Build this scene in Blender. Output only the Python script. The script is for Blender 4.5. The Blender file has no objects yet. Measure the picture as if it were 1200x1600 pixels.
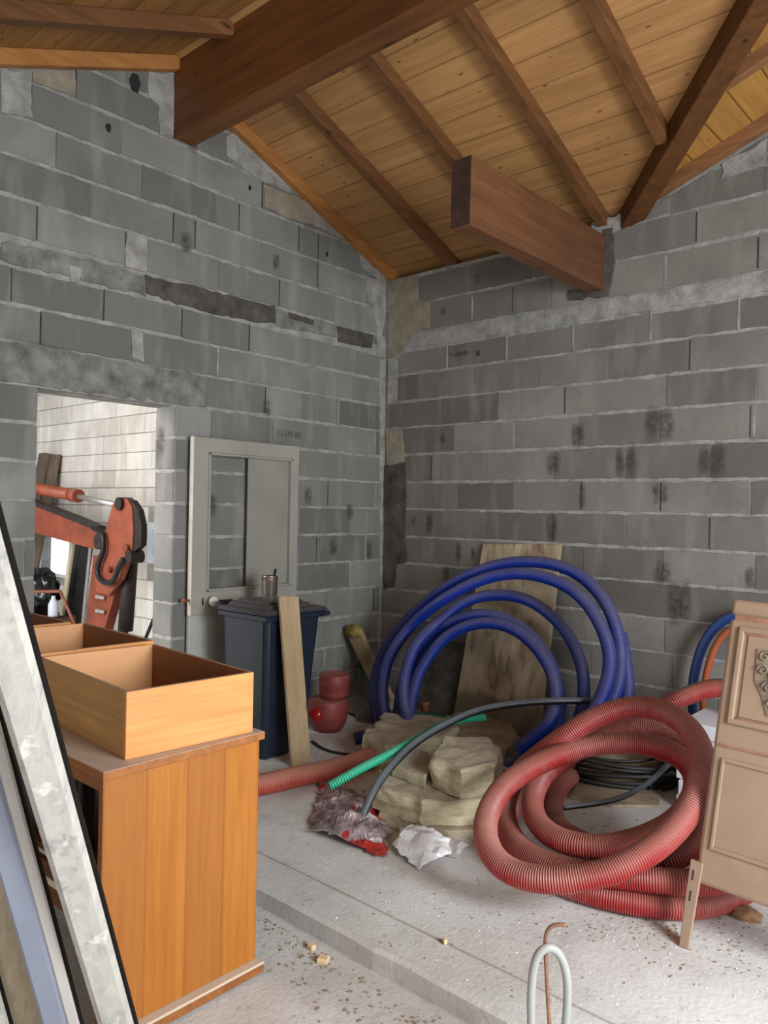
import bpy, bmesh, math, random
from mathutils import Vector, Matrix, noise
random.seed(7)
S = bpy.context.scene
COL = S.collection

# ------------------------------------------------------------------ camera
# world: room corner at the origin, far wall is y=0 (running +x), left wall is x=0 (running -y), z=0 slab top
F_PX = 1212.67
YAW, PITCH, ROLL = 0.7301958, -0.0030303, 0.0206508
CAM = Vector((3.96098, -4.40876, 1.39))
_f0 = Vector((-math.sin(YAW), math.cos(YAW), 0)); _r0 = Vector((math.cos(YAW), math.sin(YAW), 0)); _u0 = Vector((0, 0, 1))
FWD = _f0*math.cos(PITCH) + _u0*math.sin(PITCH); _up = _u0*math.cos(PITCH) - _f0*math.sin(PITCH)
RGT = _r0*math.cos(ROLL) + _up*math.sin(ROLL); UPV = _up*math.cos(ROLL) - _r0*math.sin(ROLL)
cd = bpy.data.cameras.new('camera'); cam = bpy.data.objects.new('camera', cd); COL.objects.link(cam)
cam.matrix_world = Matrix(((RGT.x, UPV.x, -FWD.x, CAM.x), (RGT.y, UPV.y, -FWD.y, CAM.y), (RGT.z, UPV.z, -FWD.z, CAM.z), (0, 0, 0, 1)))
cd.sensor_fit = 'VERTICAL'; cd.sensor_height = 36.0; cd.lens = 36.0*F_PX/1600.0
cd.clip_start = 0.05; cd.clip_end = 200
S.camera = cam

# ------------------------------------------------------------------ light
S.view_settings.view_transform = 'Standard'; S.view_settings.look = 'None'
S.view_settings.gamma = 1.0; S.view_settings.use_curve_mapping = False
S.view_settings.exposure = -0.13
W = bpy.data.worlds.new('world'); S.world = W; W.use_nodes = True
W.node_tree.nodes['Background'].inputs[0].default_value = (0.80, 0.90, 1.0, 1)
W.node_tree.nodes['Background'].inputs[1].default_value = 1.6

def area(name, loc, target, sx, sy, power, col):
    ld = bpy.data.lights.new(name, 'AREA'); ld.shape = 'RECTANGLE'; ld.size = sx; ld.size_y = sy
    ld.energy = power; ld.color = col
    o = bpy.data.objects.new(name, ld); COL.objects.link(o); o.location = loc
    o.rotation_euler = (Vector(target)-Vector(loc)).to_track_quat('-Z', 'Y').to_euler()
    return o
# daylight entering by the big side doorway (x = 7); fill lamps added at the opening behind the viewer and inside the next room
area('daylight_side_opening', (5.68, -2.75, 1.75), (1.6, -2.3, 0.0), 1.1, 1.1, 150, (0.93, 0.97, 1.0))
area('daylight_side_diffuse', (5.70, -2.9, 1.3), (1.0, -2.4, 0.6), 3.0, 2.3, 75, (0.93, 0.97, 1.0))
area('fill_rear_opening', (3.6, -6.85, 1.5), (2.4, 0, 1.2), 3.6, 2.6, 46, (1.0, 0.97, 0.93))
area('fill_next_room', (-1.6, -4.6, 2.2), (-4.2, 0, 1.3), 2.6, 1.8, 250, (1.0, 0.97, 0.94))

# ------------------------------------------------------------------ helpers
def ray(px, py): return RGT*((px-600)/F_PX) - UPV*((py-800)/F_PX) + FWD
def onX(px, py, x=0.0): d = ray(px, py); return CAM + d*((x-CAM.x)/d.x)
def onY(px, py, y=0.0): d = ray(px, py); return CAM + d*((y-CAM.y)/d.y)
def onZ(px, py, z=0.0): d = ray(px, py); return CAM + d*((z-CAM.z)/d.z)
def onPl(px, py, a, b, c=1.95):           # plane z = a + b*(y + c)
    d = ray(px, py); k = a+b*c; return CAM + d*((k+b*CAM.y-CAM.z)/(d.z-b*d.y))
def atD(px, py, depth): return CAM + ray(px, py)*depth

def new_obj(name, verts, faces, mats, parent=None, smooth=False, fm=None, attrs=None):
    me = bpy.data.meshes.new(name); me.from_pydata([tuple(v) for v in verts], [], faces); me.update()
    if not isinstance(mats, (list, tuple)): mats = [mats]
    for m in mats: me.materials.append(m)
    if fm:
        for p, i in zip(me.polygons, fm): p.material_index = i
    if smooth:
        for p in me.polygons: p.use_smooth = True
    if attrs:
        for an, (dom, vals) in attrs.items():
            a = me.attributes.new(an, 'FLOAT', dom); a.data.foreach_set('value', vals)
    o = bpy.data.objects.new(name, me); COL.objects.link(o)
    if parent is not None:
        o.parent = parent; o.matrix_parent_inverse = parent.matrix_world.inverted() if parent.type != 'EMPTY' else Matrix.Translation(-parent.location)
    return o

def tag(o, label=None, cat=None, group=None, kind=None):
    if label: o['label'] = label
    if cat: o['category'] = cat
    if group: o['group'] = group
    if kind: o['kind'] = kind
    return o
def thing(name, label, cat, loc, group=None):
    o = bpy.data.objects.new(name, None); COL.objects.link(o); o.location = loc; o.empty_display_size = 0.1
    return tag(o, label, cat, group)

class MB:
    """collects shapes into one mesh"""
    def __init__(s): s.v = []; s.f = []; s.m = []
    def add(s, v, f, m=0):
        n = len(s.v); s.v += [Vector(a) for a in v]; s.f += [tuple(i+n for i in q) for q in f]; s.m += [m]*len(f); return s
    def hexa(s, p, bev=0, m=0, seg=1):      # p = 4 bottom + 4 top points, both counter-clockwise from above
        f = [(3, 2, 1, 0), (4, 5, 6, 7), (0, 1, 5, 4), (1, 2, 6, 5), (2, 3, 7, 6), (3, 0, 4, 7)]
        if bev <= 0: return s.add(p, f, m)
        bm = bmesh.new(); vs = [bm.verts.new(a) for a in p]
        for q in f: bm.faces.new([vs[i] for i in q])
        bmesh.ops.bevel(bm, geom=bm.edges[:], offset=bev, segments=seg, affect='EDGES', profile=0.5)
        bm.verts.index_update()
        s.add([v.co.copy() for v in bm.verts], [tuple(v.index for v in q.verts) for q in bm.faces], m); bm.free(); return s
    def box(s, x0, x1, y0, y1, z0, z1, bev=0, m=0, seg=1):
        return s.hexa([(x0, y0, z0), (x1, y0, z0), (x1, y1, z0), (x0, y1, z0), (x0, y0, z1), (x1, y0, z1), (x1, y1, z1), (x0, y1, z1)], bev, m, seg)
    def beam(s, a, b, side, up, w, h, bev=0.0, m=0):   # rectangular bar from a to b; side/up = unit vectors, w/h full sizes
        a = Vector(a); b = Vector(b); side = Vector(side).normalized()*w/2; up = Vector(up).normalized()*h/2
        p = [a-side-up, b-side-up, b+side-up, a+side-up, a-side+up, b-side+up, b+side+up, a+side+up]
        d1 = (p[1]-p[0]).cross(p[3]-p[0])
        if d1.dot(p[4]-p[0]) < 0: p = [p[3], p[2], p[1], p[0], p[7], p[6], p[5], p[4]]
        return s.hexa(p, bev, m)
    def prism(s, poly, off, m=0):           # polygon (list of 3d points) extruded by vector off
        n = len(poly); off = Vector(off); v = [Vector(p) for p in poly]+[Vector(p)+off for p in poly]
        f = [tuple(range(n))[::-1], tuple(range(n, 2*n))]+[(i, (i+1) % n, n+(i+1) % n, n+i) for i in range(n)]
        nrm = Vector((0, 0, 0))
        for i in range(n): nrm += v[i].cross(v[(i+1) % n])
        if nrm.dot(off) < 0: f = [q[::-1] for q in f]
        return s.add(v, f, m)
    def lathe(s, prof, c, axis=(0, 0, 1), n=24, m=0, cap=True):   # prof = [(r, h)]
        ax = Vector(axis).normalized(); t = ax.orthogonal().normalized(); b = ax.cross(t); c = Vector(c); v = []; f = []
        for r, h in prof:
            for i in range(n):
                a = 2*math.pi*i/n; v.append(c+ax*h+(t*math.cos(a)+b*math.sin(a))*r)
        for j in range(len(prof)-1):
            for i in range(n): f.append((j*n+i, j*n+(i+1) % n, (j+1)*n+(i+1) % n, (j+1)*n+i))
        if cap: f.append(tuple(range(n))[::-1]); f.append(tuple(range((len(prof)-1)*n, len(prof)*n)))
        return s.add(v, f, m)
    def tube(s, pts, r, n=8, m=0):
        v, f, _ = sweep(catmull(pts, 6) if len(pts) > 2 else [Vector(p) for p in pts], r, n); return s.add(v, f, m)
    def build(s, name, mats, parent=None, smooth=False): return new_obj(name, s.v, s.f, mats, parent, smooth, s.m if isinstance(mats, (list, tuple)) else None)

def catmull(P, sub=8):
    P = [Vector(p) for p in P]; out = []
    for i in range(len(P)-1):
        p0 = P[i-1] if i else P[0]*2-P[1]; p1 = P[i]; p2 = P[i+1]; p3 = P[i+2] if i+2 < len(P) else P[-1]*2-P[-2]
        for k in range(sub):
            t = k/sub
            out.append(0.5*((2*p1)+(p2-p0)*t+(2*p0-5*p1+4*p2-p3)*t*t+(-p0+3*p1-3*p2+p3)*t**3))
    out.append(P[-1]); return out
def resample(P, step):
    out = [P[0].copy()]; acc = 0.0
    for a, b in zip(P, P[1:]):
        L = (b-a).length
        if L < 1e-9: continue
        t = step-acc
        while t <= L: out.append(a+(b-a)*(t/L)); t += step
        acc = (acc+L) % step
    return out
def smooth_path(P, it):
    for _ in range(it): P = [P[0]]+[(P[i-1]+P[i]*2+P[i+1])/4 for i in range(1, len(P)-1)]+[P[-1]]
    return P
def sweep(P, r, n=12, rad=None, cap=True):
    T = [((P[min(i+1, len(P)-1)]-P[max(i-1, 0)])).normalized() for i in range(len(P))]
    N = T[0].orthogonal().normalized(); v = []; f = []; up = []
    for i, p in enumerate(P):
        N = (N-T[i]*N.dot(T[i])).normalized(); B = T[i].cross(N); rr = r*(rad(i) if rad else 1)
        for k in range(n):
            a = 2*math.pi*k/n; d = N*math.cos(a)+B*math.sin(a); v.append(p+d*rr); up.append(d.z)
    for i in range(len(P)-1):
        for k in range(n): f.append((i*n+k, i*n+(k+1) % n, (i+1)*n+(k+1) % n, (i+1)*n+k))
    if cap: f.append(tuple(range(n))[::-1]); f.append(tuple(range((len(P)-1)*n, len(P)*n)))
    return v, f, up
def hose(name, ctrl, r, mat, parent=None, pitch=0.0, amp=0.0, n=14, step=0.02, sm=3, inner=None, hollow=False):
    P = resample(catmull(ctrl, 10), 0.01); P = smooth_path(P, sm*8)
    st = pitch/4 if pitch else step; P = resample(P, st)
    ph = [1.0, 1.0+0.0, 1-amp, 1-amp]
    rad = (lambda i: ph[i % 4]) if pitch else None
    v, f, up = sweep(P, r, n, rad, cap=not hollow)
    ridge = []
    for i in range(len(P)): ridge += [1.0 if (not pitch or ph[i % 4] == 1.0) else 0.0]*n
    if hollow:                                   # open ends: an inner wall a little way in
        for end in (0, 1):
            seg = P[:14] if end == 0 else P[-14:]
            vv, ff, uu = sweep(seg, r*0.84, n, None, cap=False); b = len(v)
            v += vv; up += [-1.0]*len(vv); ridge += [0.0]*len(vv); f += [tuple(q+b for q in g)[::-1] for g in ff]
            o0 = 0 if end == 0 else (len(P)-1)*n; i0 = b if end == 0 else b+(len(seg)-1)*n
            for k in range(n):
                q = (o0+k, o0+(k+1) % n, i0+(k+1) % n, i0+k); f.append(q[::-1] if end == 0 else q)
            # back stop so one does not look through
            far = (len(seg)-1)*n if end == 0 else 0
            f.append(tuple(b+far+k for k in range(n)))
    return new_obj(name, v, f, mat, parent, True, None, {'up': ('POINT', up), 'ridge': ('POINT', ridge)})

# ------------------------------------------------------------------ materials
class N:
    def __init__(s, name, rough=0.8, metal=0.0, spec=0.3):
        s.m = bpy.data.materials.new(name); s.m.use_nodes = True; s.t = s.m.node_tree
        s.b = s.t.nodes['Principled BSDF']; s.b.inputs['Roughness'].default_value = rough; s.b.inputs['Metallic'].default_value = metal
        s.b.inputs['Specular IOR Level'].default_value = spec
        s.tc = s.t.nodes.new('ShaderNodeTexCoord').outputs['Object']
    def node(s, typ, **kw):
        n = s.t.nodes.new('ShaderNode'+typ)
        for k, v in kw.items(): setattr(n, k, v)
        return n
    def set(s, sock, val):
        if hasattr(val, 'is_linked'): s.t.links.new(val, sock)
        elif isinstance(val, tuple) and len(val) == 3 and sock.type == 'RGBA': sock.default_value = (*val, 1)
        else: sock.default_value = val
    def map(s, scale=(1, 1, 1), rot=(0, 0, 0), vec=None):
        n = s.node('Mapping'); s.t.links.new(vec or s.tc, n.inputs[0]); n.inputs['Scale'].default_value = scale; n.inputs['Rotation'].default_value = rot
        return n.outputs[0]
    def noise(s, scale=5, detail=4, rough=0.55, vec=None, dist=0.0):
        n = s.node('TexNoise'); s.t.links.new(vec or s.tc, n.inputs['Vector']); n.inputs['Scale'].default_value = scale
        n.inputs['Detail'].default_value = detail; n.inputs['Roughness'].default_value = rough; n.inputs['Distortion'].default_value = dist
        return n.outputs['Fac']
    def vor(s, scale=5, feature='F1', vec=None, out='Distance'):
        n = s.node('TexVoronoi', feature=feature); s.t.links.new(vec or s.tc, n.inputs['Vector']); n.inputs['Scale'].default_value = scale; return n.outputs[out]
    def ramp(s, fac, stops):
        n = s.node('ValToRGB'); s.t.links.new(fac, n.inputs[0]); e = n.color_ramp.elements
        while len(e) < len(stops): e.new(0.5)
        for q, (p, c) in zip(e, stops): q.position = p; q.color = (*c, 1) if isinstance(c, tuple) else (c, c, c, 1)
        return n.outputs[0]
    def mix(s, fac, a, b, mode='MIX'):
        n = s.node('Mix', data_type='RGBA', blend_type=mode); s.set(n.inputs[0], fac); s.set(n.inputs[6], a); s.set(n.inputs[7], b); return n.outputs[2]
    def math(s, op, a, b=0.0, clamp=False):
        n = s.node('Math', operation=op, use_clamp=clamp); s.set(n.inputs[0], a); s.set(n.inputs[1], b); return n.outputs[0]
    def attr(s, name): n = s.node('Attribute', attribute_name=name); return n.outputs['Fac']
    def sep(s, vec=None): n = s.node('SeparateXYZ'); s.t.links.new(vec or s.tc, n.inputs[0]); return n.outputs
    def normal_up(s):                       # dust that has settled on faces that look upward
        g = s.node('NewGeometry'); return s.sep(g.outputs['Normal'])[2]
    def color(s, c): s.set(s.b.inputs['Base Color'], c); return s
    def rough(s, c): s.set(s.b.inputs['Roughness'], c); return s
    def bump(s, h, strength=0.3, dist=0.01):
        n = s.node('Bump'); s.t.links.new(h, n.inputs['Height']); n.inputs['Strength'].default_value = strength; n.inputs['Distance'].default_value = dist
        s.t.links.new(n.outputs[0], s.b.inputs['Normal']); return s

def sr(r, g, b):                            # sRGB 0-255 -> linear
    def c(x): x /= 255.0; return x/12.92 if x <= 0.04045 else ((x+0.055)/1.055)**2.4
    return (c(r), c(g), c(b))

def mat_block(name, lo, hi, mort=False, fine=0.5):
    n = N(name, 0.95, spec=0.1)
    t = n.attr('tone'); c = n.mix(t, lo, hi)
    big = n.noise(2.3, 3); c = n.mix(n.ramp(big, [(0.35, 0.0), (0.7, 0.55)]), c, tuple(x*0.78 for x in lo))
    # damp smears beside the upright joints
    sm = n.noise(1.0, 2, vec=n.map((7, 7, 1.6))); c = n.mix(n.ramp(sm, [(0.52, 0.0), (0.72, 0.4)]), c, tuple(x*1.25 for x in hi))
    g = n.noise(170, 2, 0.7); c = n.mix(fine, c, n.ramp(g, [(0.3, 0.38), (0.7, 0.62)]), 'OVERLAY')
    p = n.vor(60); c = n.mix(n.ramp(p, [(0.02, 0.35), (0.09, 0.0)]), c, tuple(x*0.5 for x in lo))
    n.color(c); h = n.math('ADD', n.noise(120, 3), n.math('MULTIPLY', n.noise(14, 3), 0.6)); n.bump(h, 0.5, 0.006); return n.m
def mat_mortar(name, lo, hi):
    n = N(name, 0.97, spec=0.05); f = n.noise(9, 5, 0.65); c = n.ramp(f, [(0.3, lo), (0.7, hi)])
    g = n.noise(150, 2, 0.7); c = n.mix(0.4, c, n.ramp(g, [(0.3, 0.38), (0.7, 0.62)]), 'OVERLAY'); n.color(c).bump(n.noise(45, 5, 0.7), 0.7, 0.012); return n.m
def mat_wood(name, a, b, dark, axis='x', gs=1.0, rough=0.6, dust=None, knots=True, spec=0.3):
    n = N(name, rough, spec=spec); k = {'x': (0.7, 14, 14), 'y': (14, 0.7, 14), 'z': (14, 14, 0.7)}[axis]; k = tuple(q*gs for q in k)
    v = n.map(k); f = n.noise(1.6, 6, 0.6, v, 0.6); c = n.ramp(f, [(0.28, a), (0.72, b)])
    big = n.noise(1.3, 2); c = n.mix(n.ramp(big, [(0.35, 0.0), (0.75, 0.45)]), c, dark)
    fib = n.noise(5, 3, 0.7, v); c = n.mix(0.35, c, n.ramp(fib, [(0.3, 0.3), (0.7, 0.68)]), 'OVERLAY')
    if knots:
        kv = n.map({'x': (2.2, 6, 6), 'y': (6, 2.2, 6), 'z': (6, 6, 2.2)}[axis]); kn = n.vor(1.1, vec=kv)
        c = n.mix(n.ramp(kn, [(0.05, 0.85), (0.13, 0.0)]), c, dark)
    if dust:
        u = n.normal_up(); dn = n.noise(18, 4); c = n.mix(n.math('MULTIPLY', n.ramp(u, [(0.5, 0.0), (0.9, 1.0)]), n.ramp(dn, [(0.2, 0.75), (0.8, 1.0)])), c, dust)
    n.color(c).bump(f, 0.25, 0.004); return n.m
def mat_plain(name, col, rough=0.6, metal=0.0, var=0.25, scale=8, dust=None, dustamt=1.0, bump=0.15, spec=0.35, bs=40):
    n = N(name, rough, metal, spec); f = n.noise(scale, 5, 0.6); c = n.mix(n.ramp(f, [(0.3, 0.0), (0.75, 1.0)]), tuple(x*(1+var) for x in col), tuple(x*(1-var) for x in col))
    if dust:
        u = n.normal_up(); dn = n.noise(22, 4); c = n.mix(n.math('MULTIPLY', n.math('MULTIPLY', n.ramp(u, [(0.3, 0.0), (0.85, 1.0)]), n.ramp(dn, [(0.25, 0.6), (0.7, 1.0)])), dustamt), c, dust)
    n.color(c)
    if bump: n.bump(n.noise(bs, 4), bump, 0.004)
    return n.m
def mat_hose(name, col, dust, lo=-0.2, hi=0.75, amt=0.9, rough=0.5, groove=None, gd=1.0, scuff=None):
    n = N(name, rough, spec=0.35); u = n.attr('up'); dn = n.noise(5, 4); u2 = n.math('ADD', u, n.math('MULTIPLY', n.math('SUBTRACT', dn, 0.5), 1.1))
    c = col
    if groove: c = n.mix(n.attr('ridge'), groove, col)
    c = n.mix(n.math('MULTIPLY', n.ramp(n.math('ADD', n.math('MULTIPLY', u2, 0.5), 0.5), [(lo*0.5+0.5, 0.0), (hi*0.5+0.5, 1.0)]), n.math('MULTIPLY', amt, n.math('ADD', gd, n.math('MULTIPLY', n.attr('ridge'), 1.0-gd)))), c, dust)
    if scuff: c = n.mix(n.math('MULTIPLY', n.attr('ridge'), n.ramp(n.noise(3.5, 3), [(.38, .04), (.66, .42)])), c, scuff)
    c = n.mix(n.ramp(n.vor(45), [(0.03, 0.5), (0.08, 0.0)]), c, tuple(min(1, x*1.3) for x in dust)); n.color(c); return n.m

M = {}
M['block'] = mat_block('block_grey', sr(108, 108, 104), sr(144, 143, 138))
M['block_back'] = mat_block('block_grey_warm', sr(106, 103, 98), sr(142, 137, 131))
M['mortar'] = mat_mortar('mortar_pale', sr(126, 125, 121), sr(178, 176, 171))
M['mortar_old'] = mat_mortar('mortar_stained', sr(96, 95, 90), sr(150, 149, 143))
M['plaster_beige'] = mat_mortar('plaster_beige', sr(128, 120, 104), sr(166, 156, 138))
M['plaster_dark'] = mat_mortar('plaster_dark', sr(66, 63, 58), sr(104, 100, 93))
M['white_block'] = mat_block('block_pale', sr(200, 192, 182), sr(232, 226, 217), fine=0.3)
M['white_mortar'] = mat_mortar('mortar_thin_grey', sr(128, 124, 118), sr(172, 167, 160))
M['joint'] = mat_plain('joint_gap', sr(70, 70, 68), 1.0, var=0.3, spec=0.0)
M['smear'] = mat_plain('damp_stain', sr(84, 80, 72), 1.0, var=0.3, spec=0.0)
M['hole'] = mat_plain('bolt_hole', sr(48, 50, 48), 1.0, spec=0.0)

def mat_floor():
    n = N('concrete_floor', 0.9, spec=0.15)
    f = n.noise(1.7, 6, 0.62); c = n.ramp(f, [(0.25, sr(174, 170, 165)), (0.5, sr(202, 200, 197)), (0.75, sr(221, 221, 220))])
    d = n.noise(11, 5, 0.7); c = n.mix(n.ramp(d, [(0.55, 0.0), (0.78, 0.55)]), c, sr(140, 132, 122))
    sp = n.vor(26); c = n.mix(n.ramp(sp, [(0.05, 0.5), (0.14, 0.0)]), c, sr(120, 110, 98))
    sp2 = n.vor(71); c = n.mix(n.ramp(sp2, [(0.04, 0.25), (0.10, 0.0)]), c, sr(232, 230, 228))
    g = n.noise(190, 2, 0.7); c = n.mix(0.35, c, n.ramp(g, [(0.3, 0.36), (0.7, 0.64)]), 'OVERLAY')
    y = n.sep()[1]; l = n.math('ABSOLUTE', n.math('ADD', y, 2.40)); l2 = n.math('ADD', l, n.math('MULTIPLY', n.noise(6, 3), 0.012))
    c = n.mix(n.ramp(l2, [(0.009, 0.55), (0.013, 0.0)]), c, sr(120, 112, 100))
    n.color(c).bump(n.math('ADD', n.noise(60, 4), n.noise(7, 3)), 0.4, 0.006); return n.m
M['floor'] = mat_floor()
def mat_boards(name, run, pitch, a, b, dark):      # tongue-and-groove boards; run = axis along the boards
    n = N(name, 0.6, spec=0.25); k = (0.6, 11, 11) if run == 'x' else (11, 0.6, 11)
    s = n.sep(); cross = s[1] if run == 'x' else s[0]; q = n.math('DIVIDE', cross, pitch)
    fl = n.math('FLOOR', q); fr = n.math('FRACT', q)
    wn = n.node('TexWhiteNoise', noise_dimensions='1D'); n.set(wn.inputs['W'], fl); w = wn.outputs['Value']
    v = n.node('VectorMath', operation='ADD'); n.t.links.new(n.map(k), v.inputs[0]); cmb = n.node('CombineXYZ'); n.set(cmb.inputs[0], n.math('MULTIPLY', w, 31.0)); n.t.links.new(cmb.outputs[0], v.inputs[1])
    f = n.noise(1.4, 6, 0.6, v.outputs[0], 0.8); c = n.ramp(f, [(0.25, a), (0.75, b)])
    c = n.mix(0.5, c, n.ramp(w, [(0.0, 0.38), (1.0, 0.60)]), 'OVERLAY')
    c = n.mix(n.ramp(n.noise(1.1, 3), [(0.45, 0.0), (0.8, 0.5)]), c, dark)
    fib = n.noise(6, 3, 0.7, v.outputs[0]); c = n.mix(0.35, c, n.ramp(fib, [(0.3, 0.35), (0.7, 0.65)]), 'OVERLAY')
    kv = n.map((3.4, 9, 9) if run == 'x' else (9, 3.4, 9)); kn = n.vor(1.45, vec=kv); c = n.mix(n.ramp(kn, [(0.035, 0.9), (0.10, 0.0)]), c, tuple(x*0.45 for x in dark))
    ring = n.ramp(kn, [(0.10, 0.0), (0.14, 0.45), (0.24, 0.0)]); c = n.mix(ring, c, tuple(min(1, x*1.35) for x in b))
    g = n.math('MINIMUM', fr, n.math('SUBTRACT', 1.0, fr)); c = n.mix(n.ramp(g, [(0.01, 0.5 if run == 'x' else .8), (0.035, 0.0)]), c, tuple(x*0.4 for x in dark))
    n.color(c).bump(n.ramp(g, [(0.0, 0.0), (0.05, 1.0)]), 0.5, 0.004); return n.m
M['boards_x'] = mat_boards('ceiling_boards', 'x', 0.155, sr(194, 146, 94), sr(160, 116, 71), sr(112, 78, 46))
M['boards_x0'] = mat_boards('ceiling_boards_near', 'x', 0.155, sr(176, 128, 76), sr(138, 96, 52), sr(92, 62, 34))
M['boards_y'] = mat_boards('ceiling_boards_wing', 'y', 0.155, sr(190, 140, 72), sr(160, 112, 54), sr(120, 80, 40))
M['beam'] = mat_wood('beam_stained', sr(132, 84, 46), sr(102, 62, 34), sr(62, 38, 22), 'x', 0.8, 0.5)
M['beam_y'] = mat_wood('beam_stained_stub', sr(124, 82, 54), sr(98, 63, 41), sr(58, 37, 25), 'y', 0.8, 0.5)
M['end_grain'] = mat_plain('end_grain_dark', sr(62, 44, 34), 0.8, var=0.5, scale=16)
M['valley'] = mat_wood('valley_beam_dark', sr(112, 72, 38), sr(82, 50, 26), sr(42, 26, 14), 'z', 0.6, 0.55)
M['rafter_y'] = mat_wood('rafter_wood', sr(134, 90, 55), sr(100, 65, 38), sr(56, 36, 22), 'y', 1.0, 0.55)
M['rafter_light'] = mat_wood('rafter_wood_light', sr(190, 134, 76), sr(158, 104, 54), sr(112, 66, 32), 'y', 1.0, 0.55)
M['rafter_x'] = mat_wood('rafter_wood_wing', sr(150, 106, 70), sr(122, 82, 52), sr(80, 52, 32), 'x', 1.0, 0.6)
DUST = sr(176, 164, 152)

# ------------------------------------------------------------------ setting: block walls
def clip(poly, hp):                          # keep a*u+b*v+c <= 0
    a, b, c = hp; out = []
    for i in range(len(poly)):
        p, q = poly[i], poly[(i+1) % len(poly)]; dp = a*p[0]+b*p[1]+c; dq = a*q[0]+b*q[1]+c
        if dp <= 0: out.append(p)
        if (dp < 0 < dq) or (dq < 0 < dp):
            t = dp/(dp-dq); out.append((p[0]+(q[0]-p[0])*t, p[1]+(q[1]-p[1])*t))
    return out
def block_faces(mb, tones, rng, to3, nrm, u0, u1, z0, z1, hps, proud=0.005, gu=0.0022, gz=0.0115, wob=0.005, m=0, tone=None):
    a, b = u0+gu*rng.uniform(.4, 1.4), u1-gu*rng.uniform(.4, 1.4); c = z0+gz*rng.uniform(.55, 1.15); d = z1-gz*rng.uniform(.55, 1.15)
    if b-a < 0.02: return
    k = max(2, int((b-a)/0.035)); poly = []
    sd = rng.random()*100
    for i in range(k+1): u = a+(b-a)*i/k; poly.append((u, c+wob*noise.noise((u*19, sd, 0))*1.6))
    for i in range(k+1): u = b-(b-a)*i/k; poly.append((u, d+wob*noise.noise((u*19, sd, 9))*1.6))
    for hp in hps: poly = clip(poly, hp)
    if len(poly) < 3: return
    n = len(poly); pr = proud*rng.uniform(.7, 1.3); base = len(mb.v)
    cu = sum(p[0] for p in poly)/n; cz = sum(p[1] for p in poly)/n
    ins = [(p[0]+(cu-p[0])/max(.08, abs(p[0]-cu)+abs(p[1]-cz))*0.0025, p[1]+(cz-p[1])/max(.08, abs(p[0]-cu)+abs(p[1]-cz))*0.0025) for p in poly]
    mb.v += [to3(p[0], p[1])+nrm*0.0005 for p in poly]+[to3(p[0], p[1])+nrm*pr for p in ins]
    t = rng.random() if tone is None else tone
    mb.f.append(tuple(range(base+n, base+2*n))); mb.m.append(m); tones.append(t)
    for i in range(n): mb.f.append((base+i, base+(i+1) % n, base+n+(i+1) % n, base+n+i)); mb.m.append(m); tones.append(t)
def courses(mb, tones, rng, to3, nrm, zl, joints, ua, ub, hps, hole=None, skip=(), m=0, **kw):
    for k in range(len(zl)-1):
        if k in skip: continue
        z0, z1 = zl[k], zl[k+1]; j = joints.get(k)
        if j is None: j = [rng.choice((0.0, 0.25, -0.12))+0.5*i for i in range(-3, 3)]
        j = list(j); lo, hi = min(j), max(j)
        while lo > ua: lo -= 0.5; j.append(lo)
        while hi < ub: hi += 0.5; j.append(hi)
        j = sorted(set(round(q, 3) for q in j))
        for a, b in zip(j, j[1:]):
            a, b = max(a, ua), min(b, ub)
            if b-a < 0.03: continue
            segs = [(a, b)]
            if hole and z0 < hole[3]-0.02 and z1 > hole[2]+0.02:
                segs = []
                if a < hole[0]: segs.append((a, min(b, hole[0])))
                if b > hole[1]: segs.append((max(a, hole[1]), b))
            for s0, s1 in segs:
                if s1-s0 > 0.03: block_faces(mb, tones, rng, to3, nrm, s0, s1, z0, z1, hps, m=m, **kw)

ZL = [0, .2, .4, .605, .81, 1.005, 1.203, 1.40, 1.595, 1.793, 1.987, 2.18, 2.372, 2.561, 2.705, 2.905, 3.107, 3.306, 3.507, 3.7, 3.9, 4.1]
JL = {1: [-1.09, -.59, -.2], 3: [-1.09, -.59, -.09], 4: [-.85, -.35], 5: [-1.2, -.69, -.19], 6: [-1.35, -.85, -.36], 7: [-1.09, -.59, -.09], 8: [-1.35, -.86, -.4],
      9: [-1.59, -1.1, -.6, -.11], 10: [-1.62, -1.17, -.85, -.5], 11: [-2.64, -2.13, -2.05, -1.55, -1.06, -.56, -.06], 12: [-2.79, -2.3, -1.81, -1.31, -.82, -.33],
      14: [-2.67, -2.18, -2.05, -1.56, -1.07, -.56, -.06], 15: [-2.87, -2.38, -1.88, -1.73, -1.23, -.73, -.23], 16: [-2.58, -2.09, -1.58, -1.41, -.91, -.73, -.2],
      17: [-2.71, -2.22, -1.73, -1.23], 18: [-2.48, -1.98, -1.51], 19: [-2.2, -1.7]}
RAKE = lambda y: 3.135-0.39*y                  # underside of the rafters, far slope
D_Y0, D_Y1, D_Z = -2.65, -1.837, 1.975         # doorway in the left wall
S0z = lambda y: 4.676+0.41*y                   # underside of the rafters, near slope
hpL = [(0.39, 1.0, -3.135), (-0.41, 1.0, -4.676)]   # u = y, v = z
XN = Vector((1, 0, 0)); YN = Vector((0, -1, 0))
rng = random.Random(3)
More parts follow.
